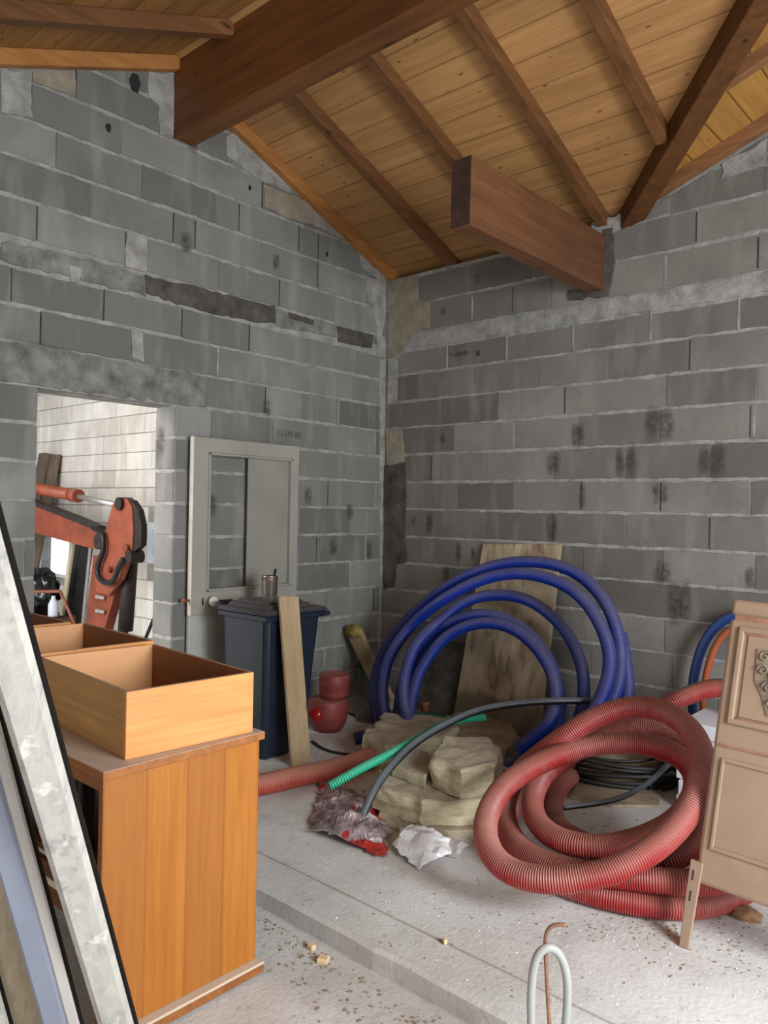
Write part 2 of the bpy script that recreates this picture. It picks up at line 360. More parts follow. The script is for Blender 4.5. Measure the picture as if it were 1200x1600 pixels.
# left wall: solid body with the doorway, blocks and mortar on it
mb = MB(); T = 0.20
def slabx(y0, y1, z0, top):                    # piece of wall between y0,y1 from z0 up to function top
    ys = [y0]+[q for q in (-1.926,) if y0 < q < y1]+[y1]
    poly = [Vector((0, y0, z0)), Vector((0, y1, z0))]+[Vector((0, y, top(y)+.08)) for y in reversed(ys)]
    mb.prism(poly, (-T, 0, 0), 1)
topL = lambda y: min(RAKE(y), S0z(y))
slabx(-7.0, D_Y0, -0.07, topL); slabx(D_Y0, D_Y1, D_Z, topL); slabx(D_Y1, 0.0, -0.07, topL)
tones = [0.5]*len(mb.f)
toL = lambda u, v: Vector((0, u, v))
courses(mb, tones, rng, toL, XN, ZL, JL, -7.0, -0.02, hpL, hole=(D_Y0, D_Y1, 0, D_Z+.21), skip=(13,))
# reveal blocks of the doorway
for k in range(10):
    z1 = min(ZL[k+1], D_Z); block_faces(mb, tones, rng, lambda u, v: Vector((u, D_Y1, v)), YN, -T, -0.0, ZL[k], z1, [], gu=0.003)
    block_faces(mb, tones, rng, lambda u, v: Vector((-u, D_Y0, v)), -YN, 0, T, ZL[k], z1, [], gu=0.003)
lw = new_obj('wall_left', mb.v, mb.f, [M['block'], M['mortar']], None, False, mb.m, {'tone': ('FACE', tones)}); lw['kind'] = 'structure'

# weathered patches, lintel, dark joint gaps, stains (all on the left wall)
def patch(mb, to3, nrm, pts, d=0.007, jag=0.012, m=0, sub=5):
    """irregular plaster patch given by its corner points in wall coordinates"""
    out = []; n = len(pts)
    for i in range(n):
        p, q = pts[i], pts[(i+1) % n]; L = math.hypot(q[0]-p[0], q[1]-p[1]); k = max(1, int(L/0.04))
        for j in range(k):
            t = j/k; x = p[0]+(q[0]-p[0])*t; y = p[1]+(q[1]-p[1])*t
            out.append((x+jag*noise.noise((x*23, y*23, 1.3)), y+jag*noise.noise((x*23, y*23, 7.7))))
    v = [to3(*p)+nrm*0.001 for p in out]; nn = len(out); cu = sum(p[0] for p in out)/nn; cv = sum(p[1] for p in out)/nn
    v2 = [to3(p[0]+(cu-p[0])*0.01, p[1]+(cv-p[1])*0.01)+nrm*d for p in out]
    mb.add(v+v2, [tuple(range(nn, 2*nn))]+[(i, (i+1) % nn, nn+(i+1) % nn, nn+i) for i in range(nn)], m)
def pxL(*pp): return [tuple(onX(a, b)[1:3]) for a, b in pp]
def pxR(*pp): return [(onY(a, b)[0], onY(a, b)[2]) for a, b in pp]
pm = MB()
patch(pm, toL, XN, [(-3.3, 2.185), (-1.62, 2.18), (-1.64, 1.985), (-3.3, 1.985)], 0.012, 0.02, 0)       # lintel
patch(pm, toL, XN, pxL((0, 375), (60, 388), (150, 410), (228, 432), (228, 462), (150, 444), (60, 420), (0, 408)), 0.010, 0.02, 0)
patch(pm, toL, XN, pxL((228, 430), (320, 452), (430, 480), (430, 508), (320, 488), (245, 464), (222, 455)), 0.0095, 0.02, 2)
patch(pm, toL, XN, pxL((448, 488), (490, 500), (488, 508), (450, 498)), 0.0095, 0.01, 2)
patch(pm, toL, XN, pxL((430, 482), (450, 488), (590, 525), (590, 538), (430, 510)), 0.0085, 0.01, 0)
patch(pm, toL, XN, pxL((525, 510), (582, 523), (580, 545), (527, 534)), 0.0105, 0.01, 2)
patch(pm, toL, XN, pxL((196, 362), (229, 370), (228, 426), (194, 418)), 0.011, 0.008, 1)               # pale joint fillings
patch(pm, toL, XN, pxL((203, 515), (222, 520), (223, 566), (206, 560)), 0.011, 0.006, 1)
patch(pm, toL, XN, pxL((107, 415), (126, 420), (122, 443), (110, 440)), 0.012, 0.008, 1)
patch(pm, toL, XN, pxL((0, 112), (48, 112), (49, 186), (20, 180), (0, 175)), 0.011, 0.012, 1)
patch(pm, toL, XN, pxL((50, 112), (116, 113), (118, 152), (90, 142), (50, 128)), 0.010, 0.012, 3)
patch(pm, toL, XN, pxL((232, 113), (270, 116), (272, 214), (248, 210), (245, 166), (230, 150)), 0.012, 0.012, 1)
patch(pm, toL, XN, pxL((410, 288), (488, 318), (492, 352), (458, 345), (412, 324)), 0.012, 0.012, 3)
patch(pm, toL, XN, pxL((352, 212), (374, 204), (500, 320), (560, 382), (600, 425), (602, 445), (565, 420), (556, 385), (488, 352), (488, 315), (410, 285), (355, 245)), 0.009, 0.012, 1)
patch(pm, toL, XN, pxL((572, 432), (602, 440), (600, 500), (590, 560), (583, 480), (572, 470)), 0.010, 0.01, 1)
patch(pm, toL, XN, pxL((592, 560), (601, 560), (599, 920), (593, 920)), 0.008, 0.008, 1)
for q in ((210, 130, 13), (168, 200, 6), (389, 294, 4), (509, 397, 4)):
    c = onX(q[0], q[1]); r = q[2]*0.0042
    patch(pm, toL, XN, [(c.y+r*.6*math.cos(t), c.z+r*math.sin(t)) for t in [i*math.pi/3 for i in range(6)]], 0.0135, 0.008, 4)
pl = pm.build('trim_1', [M['mortar_old'], M['mortar'], M['plaster_dark'], M['plaster_beige'], M['hole']]); pl['kind'] = 'structure'
# open dark joints and pale upright joints
jm = MB()
def vj(to3, nrm, u, z, h, w, m): jm.hexa([to3(u-w/2, z-h/2), to3(u+w/2, z-h/2), to3(u+w/2, z-h/2)+nrm*.0078, to3(u-w/2, z-h/2)+nrm*.0078, to3(u-w/2, z+h/2), to3(u+w/2, z+h/2), to3(u+w/2, z+h/2)+nrm*.0078, to3(u-w/2, z+h/2)+nrm*.0078], 0, m)
for k, us in {14: (-2.67, -2.18, -1.07), 12: (-2.79, -2.3, -1.81, -1.31), 15: (-1.88, -1.73, -.73), 16: (-1.41, -.91, -.73), 17: (-2.71, -1.23), 11: (-2.64,), 18: (-2.48,), 10: (-1.17,), 3: (-.09,), 5: (-.69,), 7: (-.59,)}.items():
    for u in us: vj(toL, XN, u, (ZL[k]+ZL[k+1])/2, .165, .006, 0)
for k, us in {9: (-.11,), 7: (-.09,), 10: (-.5,), 4: (-.35,), 5: (-.19,), 1: (-.59,), 11: (-1.55,)}.items():
    for u in us: vj(toL, XN, u, (ZL[k]+ZL[k+1])/2, .18, .013, 1)
toR = lambda u, v: Vector((u, 0, v))
ZR = [0, .2, .4, .6, .796, .998, 1.196, 1.40, 1.597, 1.802, 2.004, 2.2, 2.399, 2.575, 2.695, 2.908, 3.02, 3.3, 3.5, 3.7, 3.9, 4.1]
ZR = [0, .2, .4, .6, .796, .998, 1.196, 1.40, 1.597, 1.802, 2.004, 2.2, 2.399, 2.575, 2.695, 2.912, 3.12, 3.32, 3.52, 3.72, 3.92, 4.12]
for k, us in {14: (1.13, 2.66), 10: (1.53,), 11: (2.31,), 9: (2.64,), 6: (1.47, 2.44), 7: (1.66, 2.16), 13: (), 12: (), 8: (.47,), 15: (2.33,)}.items():
    for u in us: vj(toR, YN, u, (ZR[k]+ZR[k+1])/2, .165, .0036, 0)
for k, us in {12: (.59, 1.09, 1.58, 2.08, 2.57), 14: (2.16, .8), 9: (1.16,), 10: (2.67,)}.items():
    for u in us:
        if k == 9: vj(toR, YN, 1.16, (ZR[9]+ZR[10])/2, .17, .012, 1)
        elif k == 10: vj(toR, YN, 2.66, (ZR[9]+ZR[10])/2, .16, .012, 1)
        else: vj(toR, YN, u, (ZR[k]+ZR[k+1])/2, .17, .013, 1)
jo = jm.build('trim_2', [M['joint'], M['mortar']]); jo['kind'] = 'structure'

# far wall
JR = {3: [.2, .7, 1.2, 1.7, 2.2], 4: [.37, .62, 1.29, 1.79, 2.29], 5: [.23, .73, 1.18, 1.68, 2.18], 6: [.47, .96, 1.47, 1.95, 2.44], 7: [.21, .71, 1.16, 1.66, 2.16, 2.65], 8: [.47, .95, 1.46, 1.95, 2.44],
      9: [.66, 1.16, 1.63, 2.15, 2.64], 10: [.56, 1.03, 1.53, 2.18, 2.67], 11: [.32, .83, 1.34, 1.82, 2.31], 12: [.59, 1.09, 1.58, 2.08, 2.57], 14: [.3, .8, 1.42, 2.16, 2.66], 15: [.3, .78, 1.27, 1.83, 2.33], 16: [2.18, 2.68], 17: [2.4, 2.9]}
S2z = lambda x: 3.16+0.365*(x-1.93)
mb = MB()
poly = [Vector((0, 0, -.07)), Vector((7.2, 0, -.07)), Vector((7.2, 0, 3.9)), Vector((3.96, 0, 3.9)), Vector((1.86, 0, 3.135)), Vector((0, 0, 3.135))]
mb.prism(poly, (0, T, 0), 1); mb.prism([Vector((p.x, .12, p.z+(.07 if p.z > 1 else 0))) for p in poly], (0, .08, 0), 1); tones = [0.5]*len(mb.f); rng = random.Random(11)
courses(mb, tones, rng, toR, YN, ZR[:17], JR, 0.02, 7.0, [], skip=(13,))
courses(mb, tones, rng, toR, YN, ZR, {16: [2.18, 2.68], 17: [2.4, 2.9]}, 1.86, 7.0, [(-0.365, 1.0, -3.14+0.365*1.93)], skip=range(16))
# keep the part left of the valley level
keepf = []
rw = new_obj('wall_right', mb.v, mb.f, [M['block_back'], M['mortar']], None, False, mb.m, {'tone': ('FACE', tones)}); rw['kind'] = 'structure'
pm = MB()
patch(pm, toR, YN, pxR((612, 438), (652, 430), (655, 470), (673, 472), (672, 512), (650, 520), (632, 545), (620, 560), (607, 560), (606, 440)), 0.012, 0.012, 0)
patch(pm, toR, YN, [(.03, 2.69), (7, 2.69), (7, 2.585), (.45, 2.585), (.25, 2.6), (.03, 2.5)], 0.009, 0.012, 1)
patch(pm, toR, YN, pxR((607, 560), (622, 562), (622, 628), (606, 630)), 0.010, 0.01, 1)
patch(pm, toR, YN, pxR((604, 672), (629, 670), (633, 722), (606, 728)), 0.012, 0.010, 0)
patch(pm, toR, YN, pxR((602, 728), (635, 722), (636, 800), (634, 835), (638, 878), (621, 882), (618, 918), (600, 922)), 0.010, 0.012, 2)
patch(pm, toR, YN, pxR((945, 360), (960, 355), (962, 420), (955, 462), (890, 470), (888, 455), (940, 452)), 0.02, 0.02, 2)
patch(pm, toR, YN, pxR((925, 350), (972, 335), (972, 358), (948, 372), (925, 362)), 0.018, 0.015, 1)
patch(pm, toR, YN, pxR((1130, 255), (1165, 238), (1200, 215), (1200, 260), (1150, 272), (1128, 282)), 0.010, 0.02, 1)
pr_ = pm.build('trim_3', [M['plaster_beige'], M['mortar'], M['plaster_dark'], M['smear']]); pr_['kind'] = 'structure'
# soft damp stains beside the joints: thin decals whose edge fades out
n_ = N('damp_stain_soft', 1.0, spec=0.0); n_.color(sr(78, 74, 66)); n_.set(n_.b.inputs['Alpha'], n_.math('MULTIPLY', n_.math('MULTIPLY', n_.attr('fade'), n_.ramp(n_.noise(30, 4), [(.3, .2), (.6, 1.0)])), .62)); M['stain_soft'] = n_.m
def stains(name, to3, nrm, items):
    v = []; f = []; at = []
    for (u, z, w, h) in items:
        b = len(v); v.append(to3(u, z)+nrm*.0105); at.append(1.0); K = 14
        for rr_, al in ((.55, .85), (1.15, 0.0)):
            for i in range(K):
                t = 2*math.pi*i/K; cx, cz = math.cos(t), math.sin(t); sq = 1/max(abs(cx), abs(cz))**.5; j = 1+.22*noise.noise((u*31+cx, z*17+cz, rr_))
                v.append(to3(u+w*cx*rr_*sq*j, z+h*cz*rr_*sq*j)+nrm*.0105); at.append(al)
        for i in range(K): f.append((b, b+1+i, b+1+(i+1) % K)); f.append((b+1+i, b+1+K+i, b+1+K+(i+1) % K, b+1+(i+1) % K))
    o = new_obj(name, v, f, M['stain_soft'], attrs={'fade': ('POINT', at)}); o['kind'] = 'structure'
RS = []
for a, b, w, h in ((672.7, 818, 6, 15), (864.7, 825, 7, 17), (866, 724, 9, 13), (718, 862.7, 4, 12), (740, 866, 4, 10), (970, 721, 5, 16), (987, 721, 6, 20), (1102, 720, 6, 17), (1121, 720, 8, 20), (904, 682, 9, 15), (1021, 663, 8, 18), (1042, 663, 8, 18), (1026, 770, 4, 12), (1038, 772, 5, 10), (1055, 942, 7, 22), (1072, 940, 7, 22), (1174, 902, 5, 10), (693, 686, 4, 6), (746, 436, 4, 5), (648, 814, 4, 6), (694, 486, 4, 5), (911, 777, 4, 18), (698, 900, 6, 14)):
    q = onY(a, b); RS.append((q.x, q.z, w*.0058, h*.0056))
q = onY(1036, 896); RS.append((q.x, q.z, .055, .07))
stains('trim_7', toR, YN, RS)
LS = []
for a, b, w, h in ((330, 790, 8, 16), (415, 640, 8, 14), (250, 690, 7, 20), (480, 775, 8, 14), (545, 800, 8, 14), (520, 855, 9, 14), (575, 860, 8, 16), (300, 215, 9, 20), (75, 555, 26, 12), (100, 575, 14, 12), (190, 590, 22, 9), (255, 600, 26, 8), (20, 570, 20, 10), (290, 380, 8, 14), (430, 410, 6, 12)):
    q = onX(a, b); LS.append((q.y, q.z, w*.0045, h*.0046))
stains('trim_8', toL, XN, LS)
# faint factory stamp on two blocks
def stamp(name, txt, loc, rot, size, mat):
    cu = bpy.data.curves.new(name, 'FONT'); cu.body = txt; cu.size = size; cu.extrude = 0.0004
    o = bpy.data.objects.new(name, cu); COL.objects.link(o); o.location = loc; o.rotation_euler = rot; cu.materials.append(mat)
    dg = bpy.context.evaluated_depsgraph_get(); me = bpy.data.meshes.new_from_object(o.evaluated_get(dg))
    n = bpy.data.objects.new(name, me); COL.objects.link(n); n.matrix_world = o.matrix_world.copy(); n.location = loc; n.rotation_euler = rot
    bpy.data.objects.remove(o); n['kind'] = 'structure'; return n
M['ink'] = mat_plain('stamp_ink', sr(78, 77, 76), 1.0, spec=0.0); M['ink_red'] = mat_plain('stamp_ink_red', sr(84, 40, 40), 1.0, spec=0.0)
M['ink_soft'] = mat_plain('stamp_ink_soft', sr(98, 97, 95), 1.0, spec=0.0)
p = onY(704, 559); stamp('trim_4', '11-09-05', (p.x, -0.0095, p.z), (math.pi/2, 0, 0), .045, M['ink'])
p = onY(745, 557); stamp('trim_5', 'x', (p.x, -0.0095, p.z), (math.pi/2, 0, 0.0), .08, M['ink_red'])
p = onX(431, 681); stamp('trim_6', '11-09-05', (0.0095, p.y, p.z), (math.pi/2, 0, math.pi/2), .06, M['ink_soft'])

# floor: slab and lower floor
mb = MB()
nx = 90; edge = [(-0.0+7.2*i/nx) for i in range(nx+1)]
ey = [-2.58-0.010*noise.noise((x*5, 0, 0))-0.006*noise.noise((x*19, 3, 0)) for x in edge]
top = [Vector((x, y+0.012, 0)) for x, y in zip(edge, ey)]; mid = [Vector((x, y-0.002, -.010)) for x, y in zip(edge, ey)]
bot = [Vector((x, y+0.006*noise.noise((x*9, 8, 0)), -.075)) for x, y in zip(edge, ey)]; bk = [Vector((x, 0.0, 0)) for x in edge]
n = len(edge); mb.add(bk+top+mid+bot, sum([[(j*n+i+n, j*n+i+1+n, j*n+i+1, j*n+i) for i in range(n-1)] for j in range(3)], []))
fl = mb.build('floor', M['floor']); fl['kind'] = 'structure'
mb = MB(); mb.box(-8, 9, -9, 0.2, -0.14, -0.07); f2 = mb.build('floor', M['floor']); f2['kind'] = 'structure'
mb = MB(); mb.box(-8.0, -0.003, -5.5, 0.0, -0.0701, -0.0005); f3 = mb.build('floor', M['floor']); f3['kind'] = 'structure'

# ------------------------------------------------------------------ ceilings and timbers
BZ = 0.085                                      # rafter depth below the boards
def slopes():
    t = 0.03
    # far slope: from the ridge to the far wall, cut along the valley
    z = lambda y: RAKE(y)+BZ
    y1 = -1.926
    pol = [Vector((-.2, 0.25, z(.25))), Vector((1.86, 0.25, z(.25))), Vector((1.90, 0.0, z(0))), Vector((1.90-y1, y1, z(y1))), Vector((-.2, y1, z(y1)))]
    MBx = MB().prism(pol, (0, 0, t)); a = MBx.build('ceiling', M['boards_x']); a['kind'] = 'structure'
    z0 = lambda y: S0z(y)+BZ
    pol = [Vector((-.2, y1, z0(y1))), Vector((7.2, y1, z0(y1))), Vector((7.2, -7.2, z0(-7.2))), Vector((-.2, -7.2, z0(-7.2)))]
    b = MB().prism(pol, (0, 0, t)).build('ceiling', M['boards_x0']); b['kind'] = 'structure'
    z2 = lambda x: S2z(x)+BZ-.02
    pol = [Vector((1.88, 0.2, z2(1.88))), Vector((3.86, 0.2, z2(3.86))), Vector((3.86, -1.95, z2(3.86))), Vector((1.88, 0, z2(1.88)))]
    c = MB().prism(pol, (0, 0, t)).build('ceiling', M['boards_y']); c['kind'] = 'structure'
    pol = [Vector((3.84, 0.2, z2(3.86))), Vector((7.2, 0.2, z2(3.86))), Vector((7.2, -2.1, z2(3.86))), Vector((3.84, -2.1, z2(3.86)))]
    d = MB().prism(pol, (0, 0, t)).build('ceiling', M['boards_y']); d['kind'] = 'structure'
slopes()
# ridge beam
rb = MB().box(-.15, 6.9, -1.895, -1.752, 3.52, 3.985, 0.006).build('ridge_beam', M['beam'])
tag(rb, 'massive brown ridge beam crossing overhead from the left wall', 'beam')
G = 'sloping rafters between ridge beam and far wall'
def rafter(x0, x1, ya, yb, mat, label, grp=None):
    m = MB(); w = x1-x0
    a = Vector(((x0+x1)/2, ya, RAKE(ya)+BZ/2)); b = Vector(((x0+x1)/2, yb, RAKE(yb)+BZ/2)); d = (b-a).normalized(); up = Vector((1, 0, 0)).cross(d)
    if up.z < 0: up = -up
    m.beam(a, b, (1, 0, 0), up, w, BZ*0.90, 0.003); return tag(m.build('rafter', mat), label, 'rafter', grp)
rafter(0.005, 0.062, -1.72, 0.12, M['rafter_light'], 'light knotty rafter running down the top edge of the left wall')
rafter(.565, .625, -1.735, 0.12, M['rafter_y'], 'brown rafter nearest the left wall, ending in the far wall near the corner', G)
rafter(1.145, 1.21, -1.735, 0.12, M['rafter_y'], 'brown rafter whose lower end passes behind the sawn-off beam stub', G)
rafter(1.735, 1.80, -1.735, 0.12, M['rafter_y'], 'brown rafter ending at the far wall just left of the dark valley beam', G)
rafter(2.285, 2.35, -1.735, -0.45, M['rafter_y'], 'brown rafter that runs down into the side of the dark valley beam', G)
# near-slope rafters
def rafter0(x0, x1, mat, label):
    m = MB(); a = Vector(((x0+x1)/2, -1.87, S0z(-1.87)+BZ/2)); b = Vector(((x0+x1)/2, -6.9, S0z(-6.9)+BZ/2)); d = (b-a).normalized(); up = Vector((1, 0, 0)).cross(d)
    if up.z < 0: up = -up
    m.beam(a, b, (1, 0, 0), up, x1-x0, BZ*.90, 0.003); return tag(m.build('rafter', mat), label, 'rafter', 'rafters on the near slope')
rafter0(.004, .06, M['rafter_light'], 'orange rafter along the wall top left of the ridge beam')
rafter0(.50, .565, M['rafter_y'], 'pale brown rafter at the top left meeting the near side of the ridge beam')
# valley beam
vd = Vector((1, -1, .375)).normalized(); a = Vector((1.89, 0.06, 3.10)); b = a+vd*2.66
side = Vector((1, 1, 0)).normalized(); up = side.cross(vd); up = up if up.z > 0 else -up
vb = MB().beam(a+up*.09, b+up*.09, side, up, .115, .20, .004).build('valley_beam', M['valley']); tag(vb, 'dark diagonal valley beam rising from the far wall to the upper right', 'beam')
def wing(y0, y1, xa, xb, mat, label, dz=0.0):
    m = MB(); a = Vector((xa, (y0+y1)/2, S2z(xa)+BZ/2-.01+dz)); b = Vector((xb, (y0+y1)/2, S2z(xb)+BZ/2-.01+dz)); d = (b-a).normalized(); up = d.cross(Vector((0, 1, 0))); up = up if up.z > 0 else -up
    m.beam(a, b, (0, 1, 0), up, y1-y0, BZ*.88, .003); return tag(m.build('rafter', mat), label, 'rafter')
wing(-.07, -.01, 2.02, 3.84, M['rafter_x'], 'pale rafter climbing along the right gable edge of the far wall')
wing(-.62, -.57, 2.60, 3.84, M['rafter_x'], 'greyish rafter behind the valley beam in the upper right corner')
# sawn-off stub
st = thing('beam_stub', 'short sawn-off brown beam stub sticking out of the far wall', 'beam', (1.72, 0, 2.75))
MB().box(1.665, 1.785, -1.40, 0.02, 2.752, 3.088, .006).build('timber', M['beam_y'], st)
tag(MB().box(1.668, 1.782, -1.408, -1.400, 2.756, 3.084, .002).build('end_face', M['end_grain'], st), 'dark weathered end grain')

# outer walls of this room, seen only from elsewhere: openings where the daylight comes in
def plainwall(name, pieces):
    m = MB()
    for q in pieces: m.box(*q)
    o = m.build(name, M['mortar']); o['kind'] = 'structure'
plainwall('wall_east', [(5.8, 6.0, -7.2, -4.6, -.07, 2.7), (5.8, 6.0, -1.2, 0.0, -.07, 3.8), (5.8, 6.0, -4.6, -1.2, 2.7, 2.75)])
plainwall('wall_front', [(-.2, 1.4, -7.2, -7.0, -.07, 2.7), (5.8, 7.2, -7.2, -7.0, -.07, 2.7)])

# ------------------------------------------------------------------ the next room, seen through the doorway
ZF = [0, .2, .4, .6, .79, .985, 1.18, 1.375, 1.57, 1.763, 1.95, 2.15, 2.35, 2.55, 2.75, 2.95, 3.15]
mb = MB()
w1 = [onY(231, 880), onY(231, 816)]; wx0 = w1[0].x; wx1 = wx0+.62; wz0 = min(w1[0].z, w1[1].z); wz1 = onY(231, 816).z
b0 = onY(56, 838).x; b1 = onY(112, 838).x; bz0 = onY(80, 900).z; bz1 = onY(80, 836).z
for q in [(-8, b0, -.07, 4.2), (b1, wx0, -.07, 4.2), (wx1, -.2, -.07, 4.2), (b0, b1, -.07, bz0), (b0, b1, bz1, 4.2), (wx0, wx1, -.07, wz0), (wx0, wx1, wz1, 4.2)]:
    mb.box(q[0], q[1], 0.0, T, q[2], q[3], m=1)
tones = [.5]*len(mb.f); rng = random.Random(5)
class H: pass
def far_courses():
    for k in range(len(ZF)-1):
        off = rng.choice((0, .25, .12)); u = -8+off
        while u < -.2:
            a, b = u, min(u+.5, -.2); z0, z1 = ZF[k], ZF[k+1]
            segs = [(a, b)]
            for (h0, h1, g0, g1) in ((b0, b1, bz0, bz1), (wx0, wx1, wz0, wz1)):
                ns = []
                for s0, s1 in segs:
                    if z0 < g1-.01 and z1 > g0+.01:
                        if s0 < h0: ns.append((s0, min(s1, h0)))
                        if s1 > h1: ns.append((max(s0, h1), s1))
                    else: ns.append((s0, s1))
                segs = ns
            for s0, s1 in segs:
                if s1-s0 > .03: block_faces(mb, tones, rng, toR, YN, s0, s1, z0, z1, [], gu=.004, gz=.0055, wob=.001)
            u += .5
far_courses()
fw = new_obj('wall_back', mb.v, mb.f, [M['white_block'], M['white_mortar']], None, False, mb.m, {'tone': ('FACE', tones)}); fw['kind'] = 'structure'
plainwall('wall_far_side', [(-8.2, -8.0, -5.5, .2, -.07, 4.2)])
plainwall('ceiling', [(-8.2, -.2, -5.5, .2, 4.2, 4.3)])
M['pvc'] = mat_plain('pvc_white', sr(206, 214, 220), .4, var=.05, bump=0)
g = N('window_glass', 0.05); g.b.inputs['Base Color'].default_value = (1, 1, 1, 1); g.b.inputs['Transmission Weight'].default_value = 1.0; g.b.inputs['IOR'].default_value = 1.01; M['glass'] = g.m
def window(i, x0, x1, z0, z1, f=.07):
    o = MB()
    for q in ((x0, x0+f, z0, z1), (x1-f, x1, z0, z1), (x0+f, x1-f, z0, z0+f), (x0+f, x1-f, z1-f, z1)): o.box(q[0], q[1], -.015, .06, q[2], q[3], .004)
    w = o.build('window_%d' % i, M['pvc']); w['kind'] = 'structure'
    MB().box(x0+f, x1-f, .02, .026, z0+f, z1-f).build('pane', M['glass'], w)
window(1, wx0, wx1, wz0, wz1, .085); window(2, b0, b1, bz0, bz1, .03)

# orange excavator arm
M['orange'] = mat_plain('machine_orange', sr(116, 54, 33), .55, var=.35, scale=5, bump=.2, dust=sr(150, 110, 92), dustamt=.6)
M['orange_worn'] = mat_plain('machine_orange_worn', sr(128, 64, 42), .5, var=.3, scale=7)
M['grease'] = mat_plain('greasy_black', sr(36, 27, 24), .6, var=.6, scale=20)
M['chrome'] = mat_plain('piston_chrome', sr(190, 184, 180), .3, .7, var=.15)
M['rubber'] = mat_plain('rubber_black', sr(22, 22, 24), .5, var=.3)
YE = -1.0
def E(px, py, dy=0.0): return onY(px, py, YE+dy)
ex = thing('excavator_arm', 'orange excavator arm with hydraulic rams seen through the doorway', 'excavator', (E(175, 985).x, YE, 0))
def plate(pts, name, mat, y0, y1, label=None):
    o = MB().prism([E(a, b, y0) for a, b in pts], (0, y1-y0, 0)).build(name, mat, ex)
    if label: o['label'] = label
    return o
plate([(-60, 742), (50, 787), (110, 812), (150, 828), (158, 842), (152, 858), (140, 856), (52, 832), (-60, 800)], 'boom', M['orange'], -.10, -.02)
plate([(-60, 736), (50, 782), (112, 806), (150, 822), (150, 829), (110, 813), (50, 789), (-60, 744)], 'boom_top', M['grease'], -.105, -.015, 'greasy black upper edge of the boom')
plate([(176, 788), (184, 780), (198, 779), (206, 792), (208, 830), (206, 862), (190, 905), (170, 930), (150, 925), (147, 890), (158, 868), (162, 838)], 'arm_head', M['orange_worn'], -.13, -.10)
plate([(196, 779), (206, 782), (216, 797), (221, 820), (221, 838), (220, 852), (208, 864), (204, 850), (205, 800)], 'head_rim', M['grease'], -.12, -.07, 'grease-blackened rim of the arm head')
plate([(206, 790), (214, 800), (219, 822), (218, 845), (208, 858), (204, 845), (205, 800)], 'rear_plate', M['orange'], -.10, -.05)
plate([(146, 868), (200, 864), (186, 905), (163, 985), (140, 1180), (105, 1180), (133, 985)], 'dipper', M['orange'], -.09, -.01)
def cyl(name, a, b, r, mat, dy=0, label=None, n=16):
    A, B = E(*a, dy), E(*b, dy); d = B-A
    o = MB().lathe([(r, 0), (r, d.length)], A, d, n).build(name, mat, ex, True)
    for p in o.data.polygons:
        if len(p.vertices) > 4: p.use_smooth = False
    if label: o['label'] = label
    return o
cyl('ram_barrel', (-60, 744), (118, 774), .055, M['orange_worn'], 0)
cyl('barrel_end', (112, 773), (123, 775), .062, M['orange'], 0)
cyl('ram_rod', (124, 776), (184, 789), .026, M['chrome'], 0, 'shiny chrome ram rod')
cyl('bucket_ram', (204, 872), (196, 985), .062, M['grease'], -.02, 'dark bucket ram hanging beside the arm')
cyl('bucket_rod', (195, 985), (186, 1180), .03, M['chrome'], -.02)
for (a, b, r) in ((184, 787, .07), (152, 846, .09), (195, 857, .05), (169, 890, .035), (200, 870, .07)):
    c = E(a, b, -.16); o = MB().lathe([(r*.75, 0), (r*.75, .12), (r*.5, .12), (r*.5, .13)], (c.x, YE-.16, c.z), (0, 1, 0), 16).build('pin', M['grease'] if r > .05 else M['orange'], ex)
hp = [E(146, 825, -.16), E(160, 835, -.17), E(161, 860, -.17), E(154, 880, -.17), E(153, 898, -.17), E(163, 910, -.18), E(177, 907, -.18), E(184, 890, -.17), E(193, 873, -.16)]
MB().tube(hp, .022, 10).build('hydraulic_hose', M['rubber'], ex, True)
for y in (933, 955):
    c = E(158, y, -.10); MB().box(c.x-.07, c.x+.07, c.y-.02, c.y, c.z-.015, c.z+.015, .004).build('clip', M['chrome'], ex)

# things standing around in the next room
M['oldwood'] = mat_wood('grey_weathered_board', sr(128, 112, 96), sr(92, 78, 66), sr(48, 38, 30), 'z', 1.2, .8)
for i, (x0, x1, t) in enumerate(((56, 66, 0.00), (66, 75, .03), (76, 87, .01))):
    a = onY(x0, 708, -.10); b = onY(x1, 708, -.10); z = a.z-.01*i
    o = MB().hexa([(a.x+.02, -.42, 0), (b.x, -.42, 0), (b.x, -.38, 0), (a.x+.02, -.38, 0), (a.x+.02, -.07-t, z), (b.x, -.07-t, z), (b.x, -.03, z), (a.x+.02, -.03, z)], .004).build('weathered_board', M['oldwood'])
    tag(o, ['grey weathered board by the doorway edge, leftmost of three on the pale wall', 'grey weathered board standing in the middle of three on the pale wall', 'grey weathered board, rightmost of three behind the orange ram'][i], 'board', 'boards leaning on the pale wall')
M['lath'] = mat_wood('pale_lath', sr(206, 196, 170), sr(176, 164, 138), sr(130, 118, 96), 'z', 1, .7)
def leaner(name, p0, p1, wpx, mat, y0, y1, label, cat, th=.03):
    a, b = onY(*p0, y0), onY(*p1, y1); o = MB(); d = (b-a).normalized(); sd = Vector((1, 0, 0)); sd = (sd-d*sd.dot(d)).normalized(); o.beam(a, b, sd, d.cross(sd), wpx/F_PX*(a-CAM).dot(FWD), th, .003)
    return tag(o.build(name, mat), label, cat)
def ext(p, q, z, y):      # extend line p->q in the photograph down to the floor level z on plane y
    for t in range(0, 800):
        s = t/100.0; pp = (p[0]+(q[0]-p[0])*s, p[1]+(q[1]-p[1])*s)
        if onY(*pp, y).z <= z: return pp
    return q
e = ext((116, 835), (95, 975), .02, -.55); leaner('lath', e, (116, 835), 9, M['lath'], -.55, -.55, 'pale timber lath leaning beside the bright window', 'board')
